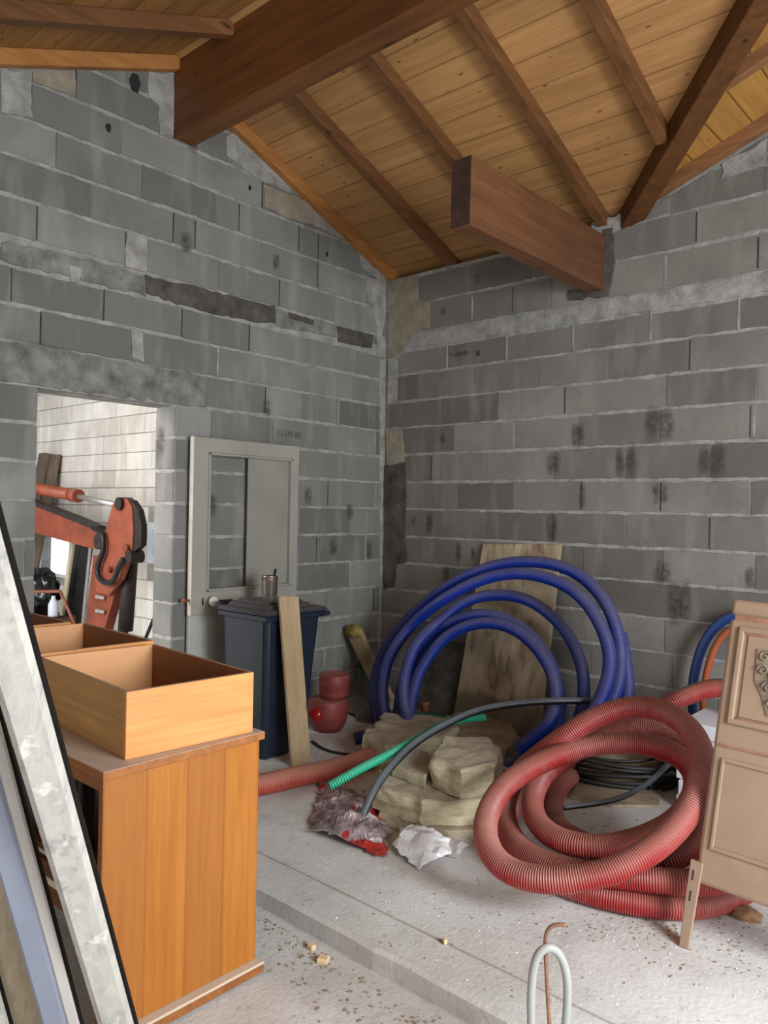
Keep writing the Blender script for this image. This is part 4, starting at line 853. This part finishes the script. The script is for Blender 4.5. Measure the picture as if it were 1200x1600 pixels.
# ------------------------------------------------------------------ sheets leaning on the far wall
def mat_stain():
    n = N('stained_board', .85, spec=.15); v = n.map((5, 5, 1.6)); f = n.noise(1.6, 5, .6, v, .6); c = n.ramp(f, [(.3, sr(184, 170, 146)), (.52, sr(166, 150, 126)), (.7, sr(128, 110, 90))])
    w = n.noise(2.0, 3, .5, n.map((6, 6, 1.0))); c = n.mix(n.ramp(w, [(.56, 0.), (.6, .55), (.64, .15)]), c, sr(98, 74, 54))
    z = n.sep()[2]; h = n.math('ADD', z, n.math('MULTIPLY', n.noise(5, 4, .6), .22)); c = n.mix(n.ramp(h, [(.30, .85), (.33, 0.)]), c, sr(110, 98, 82)); n.color(c).bump(f, .2, .004); return n.m
M['stain'] = mat_stain()
a = onY(755, 850, -.03); b = onY(877, 850, -.03)
o = MB().hexa([(a.x-.06, -.26, 0), (b.x+.0, -.26, 0), (b.x+.0, -.235, 0), (a.x-.06, -.235, 0), (a.x, -.035, a.z), (b.x, -.035, b.z), (b.x, -.010, b.z), (a.x, -.010, a.z)], .003).build('stained_panel', M['stain']); tag(o, 'tall water-stained beige board propped on the far wall behind the blue coil', 'board')
M['slate'] = mat_mortar('slate_sheet', sr(60, 58, 54), sr(100, 96, 88))
a = onY(668, 1000, -.05); b = onY(745, 1000, -.05)
o = MB().hexa([(a.x-.03, -.22, 0), (b.x, -.22, 0), (b.x, -.205, 0), (a.x-.03, -.205, 0), (a.x+.02, -.025, a.z), (b.x, -.025, a.z+.02), (b.x, -.010, a.z+.02), (a.x+.02, -.010, a.z)], .002).build('slate_sheet', M['slate']); tag(o, 'dark grey mottled sheet leaning left of the stained board', 'board')
# broken beige slab at the foot of the stained board
M['broken'] = mat_mortar('broken_plaster', sr(146, 132, 112), sr(186, 172, 150))
def rough_slab(name, pts, z0, z1, mat, label, cat, group=None, amp=.012, fr=9, round_=.5, seed=0, tilt=(0, 0), dens=.02, sharp=False):
    """chunk with an irregular outline: pts = outline on the floor plane (x,y)"""
    n = len(pts); cx = sum(p[0] for p in pts)/n; cy = sum(p[1] for p in pts)/n; ring = []
    for i in range(n):
        p, q = pts[i], pts[(i+1) % n]; k = max(2, int(math.hypot(q[0]-p[0], q[1]-p[1])/dens))
        for j in range(k): t = j/k; ring.append((p[0]+(q[0]-p[0])*t, p[1]+(q[1]-p[1])*t))
    m = len(ring); v = []; f = []; H = z1-z0; levels = [(0, .985), (.12, 1), (.3, 1), (.5, 1), (.7, 1), (.88, 1), (.97, .985), (1, .955)]
    tz = lambda x, y, h: z0+H*h+(tilt[0]*(x-cx)+tilt[1]*(y-cy))*h
    for h, s in levels:
        for (x, y) in ring:
            xx = cx+(x-cx)*s; yy = cy+(y-cy)*s; nz = noise.noise_vector(Vector((xx*fr, yy*fr, (z0+H*h)*fr*1.6+seed)))
            v.append(Vector((xx+nz.x*amp, yy+nz.y*amp, tz(xx, yy, h)+(nz.z*amp*.5 if h > .05 else 0))))
    L = len(levels)
    for l in range(L-1):
        for i in range(m): f.append((l*m+i, l*m+(i+1) % m, (l+1)*m+(i+1) % m, (l+1)*m+i))
    for s in (.75, .5, .25):
        for (x, y) in ring:
            xx = cx+(x-cx)*s; yy = cy+(y-cy)*s; nz = noise.noise(Vector((xx*fr, yy*fr, seed+3))); v.append(Vector((xx, yy, tz(xx, yy, 1)+nz*amp*.5)))
    for l in range(L-1, L+2):
        for i in range(m): f.append((l*m+i, l*m+(i+1) % m, (l+1)*m+(i+1) % m, (l+1)*m+i))
    v.append(Vector((cx, cy, tz(cx, cy, 1)))); c_ = len(v)-1; l = L+2
    for i in range(m): f.append((l*m+i, l*m+(i+1) % m, c_))
    f.append(tuple(range(m))[::-1])
    o = new_obj(name, v, f, mat, None, False); return tag(o, label, cat, group)
def fz(px, py, z=0.0): q = onZ(px, py, z); return (q.x, q.y)
rough_slab('broken_slab', [fz(660, 1165), fz(712, 1172), fz(790, 1192), fz(812, 1170), fz(795, 1140), fz(730, 1122), fz(690, 1138)], 0, .07, M['broken'], 'flat broken beige slab on the floor at the foot of the stained board', 'slab', amp=.008)

# ------------------------------------------------------------------ mineral wool
def mat_wool():
    n = N('mineral_wool', .98, spec=.05); f = n.noise(14, 5, .65, n.map((1, 1, 3))); c = n.ramp(f, [(.25, sr(170, 158, 126)), (.5, sr(206, 196, 162)), (.78, sr(226, 219, 192))])
    u = n.normal_up(); c = n.mix(n.math('MULTIPLY', n.ramp(u, [(.35, 0.), (.8, 1.)]), .9), c, n.ramp(n.noise(9, 4), [(.3, sr(160, 148, 132)), (.7, sr(198, 187, 172))]))
    c = n.mix(n.ramp(n.vor(38), [(.04, .6), (.1, 0.)]), c, sr(88, 78, 62)); n.color(c).bump(n.noise(70, 4, .7, n.map((1, 1, 4))), .8, .012); return n.m
M['wool'] = mat_wool()
GW = 'broken mineral wool slabs in front of the blue coil'
rough_slab('wool_slab', [fz(592, 1290), fz(700, 1318), fz(782, 1318), fz(800, 1280), fz(700, 1235), fz(600, 1240)], 0, .055, M['broken'], 'grey-brown dusty slab at the very bottom of the wool pile', 'insulation', GW, amp=.01, seed=2)
rough_slab('wool_slab', [fz(583, 1262, .06), fz(660, 1290, .06), fz(770, 1288, .06), fz(788, 1240, .06), fz(760, 1215, .06), fz(600, 1214, .06)], .056, .165, M['wool'], 'long yellow mineral wool slab right under the squared upper chunk', 'insulation', GW, amp=.022, fr=12, dens=.012, seed=5)
rough_slab('wool_slab', [fz(672, 1228, .17), fz(720, 1248, .17), fz(772, 1240, .17), fz(782, 1212, .17), fz(765, 1192, .17), fz(690, 1192, .17)], .168, .30, M['wool'], 'squarish wool chunk with dusty top, highest and rightmost of the pile', 'insulation', GW, amp=.022, fr=12, dens=.012, seed=8)
rough_slab('wool_slab', [fz(612, 1212, .17), fz(664, 1232, .17), fz(672, 1212, .17), fz(670, 1190, .17), fz(640, 1186, .17)], .168, .22, M['wool'], 'thin yellow wool scrap under the black pipe', 'insulation', GW, amp=.012, seed=11)
rough_slab('wool_slab', [fz(566, 1190, .0), fz(600, 1208, .0), fz(690, 1196, .0), fz(715, 1175, .0), fz(690, 1158, .0), fz(600, 1152, .0)], .0, .15, M['wool'], 'pale wool slab at the back, below the green conduit', 'insulation', GW, amp=.022, fr=12, dens=.012, seed=14)
rough_slab('wool_slab', [fz(890, 1248, 0), fz(955, 1262, 0), fz(1030, 1262, 0), fz(1035, 1235, 0), fz(985, 1215, 0), fz(905, 1222, 0)], .0, .012, M['broken'], 'flat dusty fragment on the floor inside the red coil', 'insulation', None, amp=.006, seed=17)
rough_slab('wool_slab', [fz(892, 1200, .0), fz(930, 1212, .0), fz(1010, 1222, .0), fz(1045, 1205, .0), fz(1030, 1180, .0), fz(920, 1178, .0)], .0, .10, M['wool'], 'yellowish wool slab beneath the black cables inside the red coil', 'insulation', None, amp=.012, seed=19)
# wool-tipped batten in the corner
M['tan'] = mat_plain('dusty_batten', sr(150, 132, 104), .9, var=.2, scale=8)
a = onY(553, 985, -.42); b = onY(603, 1090, -.30); dd = (b-a).normalized(); b = b+dd*((0.03-b.z)/dd.z)
bt = thing('batten', 'beige batten with a ragged yellow tip leaning in the room corner', 'batten', b)
m = MB(); m.beam(a, b, Vector((0, -1, 0)).cross(dd), (0, -1, 0), .13, .04, .006); m.build('board', M['tan'], bt)
M['ywool'] = mat_plain('yellow_tip', sr(140, 124, 66), .95, var=.35, scale=18, bump=.6)
blob('tip', a+Vector((.005, -.0, -.01)), (.07, .035, .05), M['ywool'], .5, 3, bt, 3, 5)

# red dusty tubs near the corner
M['redtub'] = mat_plain('red_tub_dusty', sr(122, 54, 50), .55, var=.35, scale=22, bump=.4, dust=sr(120, 80, 70), dustamt=.8)
M['redbright'] = mat_plain('red_plastic_bright', sr(140, 20, 22), .2, var=.15, bump=0, spec=.6)
c = onZ(512, 1140, 0)
rt = thing('red_plastic_tub', 'dusty wide red plastic tub on the floor between plank and corner', 'tub', (c.x, c.y, 0))
MB().lathe([(.085, 0), (.115, .05), (.13, .12), (.125, .19), (.115, .20)], c, n=26).build('body', M['redtub'], rt, True)
cc = onZ(497, 1120, .10); d = Vector((.5, -.86, .25)).normalized(); MB().lathe([(.04, -.05), (.045, 0), (.04, .02), (.02, .032)], Vector((c.x, c.y, .12))+Vector((.02, -.12, 0)), d, 18).build('spout', M['redbright'], rt, True)
c2 = Vector((c.x+.015, c.y+.035, .201))
o = MB().lathe([(.088, 0), (.094, .03), (.092, .06), (.097, .07), (.096, .14), (.09, .15), (.082, .15), (.08, .10)], c2, n=26).build('red_pot', M['redtub'], None, True); tag(o, 'smaller dusty red pot stacked on the wide red tub', 'pot')
M['bluescrap'] = mat_plain('blue_plastic_scrap', sr(38, 52, 140), .4, var=.2)
for i, (pa, lab) in enumerate((([(552, 1150), (570, 1146), (572, 1158), (556, 1162)], 'small blue plastic scrap next to the wool pile, left one'), ([(566, 1166), (592, 1160), (600, 1172), (575, 1176)], 'flat blue-violet plastic scrap under the edge of the wool pile'))):
    ps = [fz(a, b, .01) for a, b in pa]; rough_slab('plastic_scrap', ps, 0, .03-.015*i, M['bluescrap'], lab, 'plastic scrap', amp=.006, dens=.03)
# bundle of grey plastic strips in the corner
M['strip'] = mat_plain('grey_strips', sr(104, 100, 96), .7, var=.3)
q = MB()
for i in range(7):
    a = onZ(560+i*5, 1128+i*.8, .0); b = onX(548+i*3.5, 1068-i*2, .10+.02*i); m_ = (a+b)/2+Vector((.03, -.03, -.02)); q.tube([a, m_, b], .008, 6)
o = q.build('plastic_strips', M['strip'], None, True); tag(o, 'bundle of grey strips standing in the corner behind the red tubs', 'strips'); o['kind'] = 'stuff'
M['copper'] = mat_plain('brown_pot', sr(132, 78, 58), .5, var=.3)
c = onZ(664, 1124, 0.0); o = MB().lathe([(.02, 0), (.025, .01), (.025, .09), (.03, .10), (.03, .12), (.02, .12)], (c.x, c.y, 0), n=14).build('brown_fitting', M['copper'], None, True); tag(o, 'small brown pipe fitting inside the blue coil near the floor', 'fitting')

# ------------------------------------------------------------------ crumpled bags and foil
def crumple(name, corners, nx, ny, amp, mat, label, cat, z=.02, hill=None, seed=0, fr=7, group=None, edge=.03):
    """thin sheet creased along random straight folds (faceted, not rounded)"""
    r_ = random.Random(seed*7+1); c0, c1, c2, c3 = [Vector((p[0], p[1], 0)) for p in corners]; v = []; f = []
    folds = [(r_.uniform(0, math.pi), r_.uniform(0, 1), r_.uniform(.035, .13)) for _ in range(7)]
    def crease(p):
        q = p.x+.15*noise.noise((p.x*4, p.y*4, seed)); w = p.y+.15*noise.noise((p.x*4, p.y*4, seed+5)); h = 0
        for a, ph, L in folds:
            t = (q*math.cos(a)+w*math.sin(a))/L+ph*9+1.2*noise.noise((p.x*5, p.y*5, ph*9)); t = abs((t % 1)*2-1); h += t*L*.42
        return h
    for j in range(ny+1):
        for i in range(nx+1):
            s, t = i/nx, j/ny; p = (c0*(1-s)+c1*s)*(1-t)+(c3*(1-s)+c2*s)*t
            w = noise.noise_vector(Vector((p.x*11, p.y*11, seed+1))); w2 = noise.noise_vector(Vector((p.x*30, p.y*30, seed+2))); ed = min(s, 1-s, t, 1-t)
            p.x += (w.x+w2.x*.4)*edge*(1.3 if ed < .15 else .5); p.y += (w.y+w2.y*.4)*edge*(1.3 if ed < .15 else .5)
            hh = amp*crease(p)*7*(.25+min(1, ed*4)*.75)
            if hill:
                for (hx, hy, hr, hz) in hill: hh += hz*math.exp(-((p.x-hx)**2+(p.y-hy)**2)/(hr*hr))
            v.append(Vector((p.x, p.y, .004+hh)))
    for j in range(ny):
        for i in range(nx): k = j*(nx+1)+i; f += [(k, k+1, k+nx+2), (k, k+nx+2, k+nx+1)] if (i+j) % 2 else [(k, k+1, k+nx+1), (k+1, k+nx+2, k+nx+1)]
    o = new_obj(name, v, f, mat); md = o.modifiers.new('solid', 'SOLIDIFY'); md.thickness = .0012; return tag(o, label, cat, group)
M['whitebag'] = mat_plain('white_plastic_bag', sr(234, 234, 238), .35, var=.04, bump=0, spec=.5)
def mat_foil():
    n = N('printed_foil_bag', .28, .25, .6); f = n.noise(5, 2, .5); c = n.ramp(n.noise(9, 4, .6), [(.36, sr(112, 96, 100)), (.5, sr(168, 150, 156)), (.58, sr(186, 168, 174)), (.64, sr(238, 234, 238))]); c = n.mix(n.ramp(f, [(.575, 0.), (.59, 1.)]), c, sr(176, 56, 50))  # whitest patches paint the foil's highlights into its colour; red is print
    n.color(c); return n.m
M['foil'] = mat_foil()
g = N('clear_film', .3, spec=.6); g.b.inputs['Base Color'].default_value = (.72, .68, .66, 1); g.b.inputs['Alpha'].default_value = .45; M['film'] = g.m
h1 = fz(545, 1285, .05)
crumple('foil_bag', [fz(480, 1306), fz(606, 1345), fz(612, 1262), fz(505, 1222)], 40, 36, .05, M['foil'], 'crumpled shiny pink and red printed bag at the end of the black pipe', 'bag', hill=[(h1[0], h1[1], .12, .05)], seed=3, fr=6)
h2 = fz(650, 1310, .04)
crumple('plastic_bag', [fz(604, 1330), fz(662, 1364), fz(718, 1322), fz(650, 1278)], 34, 30, .036, M['whitebag'], 'crumpled white plastic bag on the slab right of the printed bag', 'bag', hill=[(h2[0], h2[1], .10, .035)], seed=9, fr=6.5)
crumple('clear_wrapper', [fz(690, 1335), fz(712, 1345), fz(742, 1315), fz(722, 1296)], 20, 20, .022, M['film'], 'small see-through wrapper between white bag and red coil', 'wrapper', seed=13, fr=9)

# ------------------------------------------------------------------ white insulation sheets behind the red coil
M['poly'] = mat_plain('polystyrene_white', sr(222, 222, 228), .8, var=.04, scale=20, bump=.2)
base = onZ(1056, 1262, 0); hsh = .070
for i in range(6):
    dx = [0, .012, -.006, .016, .004, .01][i]; dy = [.0, -.01, .008, 0, .01, -.004][i]
    o = MB().box(base.x+dx, base.x+.60+dx, base.y+dy, base.y+.36+dy, i*hsh, (i+1)*hsh-.002, .003).build('white_foam_sheet', M['poly'])
    w = ['lowest', 'second from the bottom', 'third from the bottom', 'fourth from the bottom', 'second from the top', 'topmost'][i]
    tag(o, 'white foam sheet behind the red coil, %s of its stack' % w, 'foam sheet', 'stacked white foam sheets')

# ------------------------------------------------------------------ old stove front, leaning back
def mat_stove():
    n = N('stove_enamel_dusty', .6, spec=.3); f = n.noise(3, 5, .6); c = n.ramp(f, [(.3, sr(154, 130, 110)), (.7, sr(141, 116, 95))])
    c = n.mix(n.ramp(n.noise(9, 4), [(.55, 0.), (.8, .5)]), c, sr(166, 144, 126)); c = n.mix(n.ramp(n.vor(34), [(.03, .8), (.05, 0.)]), c, sr(84, 66, 56)); n.color(c).bump(n.noise(50, 3), .1, .002); return n.m
M['stove'] = mat_stove()
M['stove_rust'] = mat_plain('stove_rusty_groove', sr(142, 102, 78), .8, var=.3, scale=30)
M['stove_orn'] = mat_plain('stove_ornament_grey', sr(118, 104, 88), .7, var=.4, scale=40)
M['slot'] = mat_plain('slot_dark', sr(60, 48, 42), .8)
base = Vector((3.027, -1.885, 0)); VV = Vector((.032, .27, 1.07)); VL = VV.length; VV.normalize(); UU = Vector((1, 0, 0)); UU = (UU-VV*UU.dot(VV)).normalized(); NN = UU.cross(VV)   # NN points to the viewer (-y)
if NN.y > 0: NN = -NN
def SV(u, v, w=0.0): return base+UU*u+VV*v+NN*w
sv = thing('stove_front', 'old beige enamelled stove front with raised ornament leaning at the right edge', 'stove', base+Vector((.3, 0, 0)))
def sbox(m, u0, u1, v0, v1, w0, w1, bev=0, mi=0, seg=2):
    p = [SV(u0, v0, w0), SV(u1, v0, w0), SV(u1, v0, w1), SV(u0, v0, w1), SV(u0, v1, w0), SV(u1, v1, w0), SV(u1, v1, w1), SV(u0, v1, w1)]
    p = [p[3], p[2], p[1], p[0], p[7], p[6], p[5], p[4]]; m.hexa(p, bev, mi, seg); return m
WID = .66
m = MB(); sbox(m, .015, WID, .205, 1.075, -.05, 0, .012); m.build('front_plate', M['stove'], sv)
m = MB(); sbox(m, .014, WID+.005, 1.088, 1.143, -.055, .006, .016, 0, 3); m.build('top_rail', M['stove'], sv)
m = MB(); sbox(m, .03, WID-.005, 1.070, 1.092, -.04, -.004, 0); m.build('top_groove', M['stove_rust'], sv)
def ring(m, u0, u1, v0, v1, t, w0, w1, bev): 
    sbox(m, u0, u1, v0, v0+t, w0, w1, bev); sbox(m, u0, u1, v1-t, v1, w0, w1, bev); sbox(m, u0, u0+t, v0+t*.5, v1-t*.5, w0, w1, bev); sbox(m, u1-t, u1, v0+t*.5, v1-t*.5, w0, w1, bev)
m = MB(); ring(m, .050, WID-.055, .725, 1.052, .020, -.002, .010, .005); m.build('upper_moulding', M['stove'], sv)
m = MB(); sbox(m, .082, WID-.088, .752, 1.026, -.002, .0045, .003); m.build('upper_panel', M['stove'], sv)
m = MB(); sbox(m, .070, WID-.075, 1.026, 1.032, -.001, .0060, 0); m.build('rust_line', M['stove_rust'], sv)
m = MB(); sbox(m, .080, WID-.085, .745, .751, -.001, .0060, 0); m.build('rust_line', M['stove_rust'], sv)
m = MB(); sbox(m, .035, WID-.02, .648, .655, -.001, .0035, 0); m.build('rust_line', M['stove_rust'], sv)
m = MB(); ring(m, .048, WID-.05, .318, .612, .012, -.002, .007, .003); m.build('lower_moulding', M['stove'], sv)
m = MB()
m.prism([SV(.116, .985, .0042), SV(.40, .985, .0042), SV(.40, .80, .0042), SV(.30, .775, .0042), SV(.17, .775, .0042), SV(.150, .83, .0042), SV(.120, .88, .0042)], NN*.004)
def scroll(u, v, r, s, turns=1.5, rad=.0045):
    P_ = [SV(u+s*r*(1-i/26)*math.cos(i/24*turns*2*math.pi), v+r*(1-i/26)*math.sin(i/24*turns*2*math.pi), .010) for i in range(25)]; m.tube(P_, rad, 6)
for (u, v, r, s_) in ((.143, .962, .018, 1), (.185, .955, .022, -1), (.142, .918, .018, -1), (.182, .905, .024, 1), (.165, .865, .020, -1), (.21, .86, .024, 1), (.188, .81, .022, -1), (.232, .93, .026, -1), (.27, .88, .03, 1), (.25, .82, .024, 1), (.31, .95, .02, 1), (.33, .89, .02, -1), (.305, .82, .02, -1)): scroll(u, v, r, s_)
m.build('ornament', M['stove_orn'], sv, False)
def leg(u0, u1, f0, f1):
    m = MB(); m.hexa([SV(f0, .0, .008), SV(f1, .0, .008), SV(f1, .0, -.004), SV(f0, .0, -.004), SV(u0, .27, .008), SV(u1, .27, .008), SV(u1, .27, -.004), SV(u0, .27, -.004)], .002)
    m.hexa([SV(f0, .0, -.004), SV(f0+.006, .0, -.004), SV(f0+.006, .0, -.045), SV(f0, .0, -.045), SV(u0, .27, -.004), SV(u0+.006, .27, -.004), SV(u0+.006, .27, -.045), SV(u0, .27, -.045)]); return m.build('leg', M['stove'], sv)
leg(-.004, .036, -.004, .026); leg(WID-.036, WID, WID-.03, WID)
for v in (.225, .160):
    m = MB(); sbox(m, .008, .013, v-.016, v+.016, .006, .0092, 0); m.build('slot', M['slot'], sv)
# taper the leg foot
# ------------------------------------------------------------------ bent rod and grey hose in the foreground
M['rod'] = mat_plain('rusty_rod', sr(140, 104, 84), .6, .3, var=.3, scale=30)
fo = onZ(864, 1722, FLR); dep = (fo-CAM).dot(FWD)
rp = [fo, atD(861, 1640, dep), atD(856, 1560, dep), atD(853, 1500, dep), atD(852, 1470, dep), atD(856, 1453, dep), atD(864, 1446, dep-.005), atD(876, 1444.5, dep-.01), atD(887, 1446, dep-.015)]
v, f, up = sweep(smooth_path(resample(catmull(rp, 10), .006), 3), .0052, 10); o = new_obj('bent_rod', v, f, M['rod'], None, True); tag(o, 'rusty steel rod with a hooked top standing upright in the foreground', 'rod')
M['greyh'] = mat_hose('hose_grey', sr(150, 152, 150), sr(176, 172, 166), -.2, 1, .5, .5)
fo2 = onZ(838, 1712, FLR); d2 = dep-.02
gp = [Vector((fo2.x, fo2.y, FLR+.015)), atD(832, 1650, d2), atD(830, 1600, d2), atD(830, 1545, d2), atD(836, 1500, d2), atD(846, 1482, d2), atD(858, 1477, d2), atD(872, 1486, d2+.01), atD(883, 1510, d2+.01), atD(887, 1545, d2+.01), atD(884, 1600, d2+.01), atD(876, 1660, d2+.01), atD(868, 1705, d2+.01)]
gp[-1].z = FLR+.015
o = hose('grey_hose', gp, .0105, M['greyh'], n=12, step=.008, sm=1); tag(o, 'short grey hose looped around the hooked rod', 'hose')

# ------------------------------------------------------------------ debris
M['chip'] = mat_plain('wood_chip', sr(214, 186, 150), .8, var=.15)
for i, (a, b, sx, sy, lab) in enumerate(((505, 1503, .035, .03, 'small square offcut of pale wood on the lower floor by the step'), (487, 1483, .02, .025, 'tiny pale wood chip left of the square offcut'), (695, 1474, .022, .012, 'small pale sliver near the slab edge'))):
    p = onZ(a, b, FLR if i < 2 else 0); m = MB().box(-sx/2, sx/2, -sy/2, sy/2, 0, .016, .002); o = m.build('wood_offcut', M['chip']); o.location = (p.x, p.y, p.z+.0005); o.rotation_euler = (0, 0, .5+i); tag(o, lab, 'offcut')
def debris(name, label, mat, n, region, z, size, seed, cat='debris'):
    r_ = random.Random(seed); m = MB()
    for _ in range(n):
        a, b, w, h = region[r_.randrange(len(region))]; p = onZ(r_.gauss(a, w), r_.gauss(b, h), z)
        if z == 0 and (p.y < -2.56 or p.y > -.1): continue
        if z < 0 and p.y > -2.62: continue
        if p.x < .1: continue
        s = size*r_.uniform(.4, 1.5); a_ = r_.random()*6.28; dx = Vector((math.cos(a_), math.sin(a_), 0))*s; dy = Vector((-math.sin(a_), math.cos(a_), 0))*s*r_.uniform(.2, .8); hz = Vector((0, 0, s*r_.uniform(.12, .4)))
        q = p+Vector((0, 0, .0004)); m.hexa([q-dx-dy, q+dx-dy, q+dx*.8+dy, q-dx*.9+dy*.8, q-dx*.8-dy*.8+hz, q+dx*.7-dy+hz*.8, q+dx*.7+dy*.7+hz, q-dx*.6+dy*.6+hz])
    o = m.build(name, mat); tag(o, label, cat, kind='stuff'); return o
M['deb_dark'] = mat_plain('debris_dark', sr(146, 132, 116), .95, var=.3, scale=60); M['deb_light'] = mat_plain('debris_light', sr(226, 224, 218), .9, var=.1, scale=60)
debris('debris', 'brown crumbs scattered over the slab near the stove leg', M['deb_dark'], 520, [(1040, 1455, 70, 16), (1130, 1500, 50, 22), (970, 1440, 60, 14), (1100, 1440, 60, 10), (900, 1500, 120, 60), (700, 1420, 130, 60), (1000, 1400, 120, 30)], 0, .0042, 1)
debris('debris', 'pale crumbs and flakes scattered over the slab', M['deb_light'], 150, [(1040, 1460, 80, 22), (900, 1480, 140, 60), (650, 1400, 120, 60), (1100, 1530, 80, 40)], 0, .0036, 2)
debris('debris', 'brown dirt gathered along the foot of the step on the lower floor', M['deb_dark'], 300, [(480, 1480, 26, 26), (520, 1520, 40, 30), (640, 1590, 50, 20), (450, 1440, 20, 14)], FLR, .006, 3)
debris('debris', 'dark crumbs on the floor around the bin and wool pile', M['deb_dark'], 260, [(540, 1160, 40, 14), (590, 1230, 60, 30), (900, 1290, 60, 16), (470, 1180, 30, 10)], 0, .006, 4)
M['card'] = mat_plain('brown_lump', sr(150, 116, 84), .9, var=.3, scale=25, bump=.5)
p = onZ(1165, 1435, 0); blob('rubble_lump', (p.x, p.y, .015), (.05, .035, .022), M['card'], .5, 3, None, 3, 2, flatz=.0); tag(bpy.data.objects['rubble_lump'], 'small brown lump of rubble under the stove front', 'rubble')
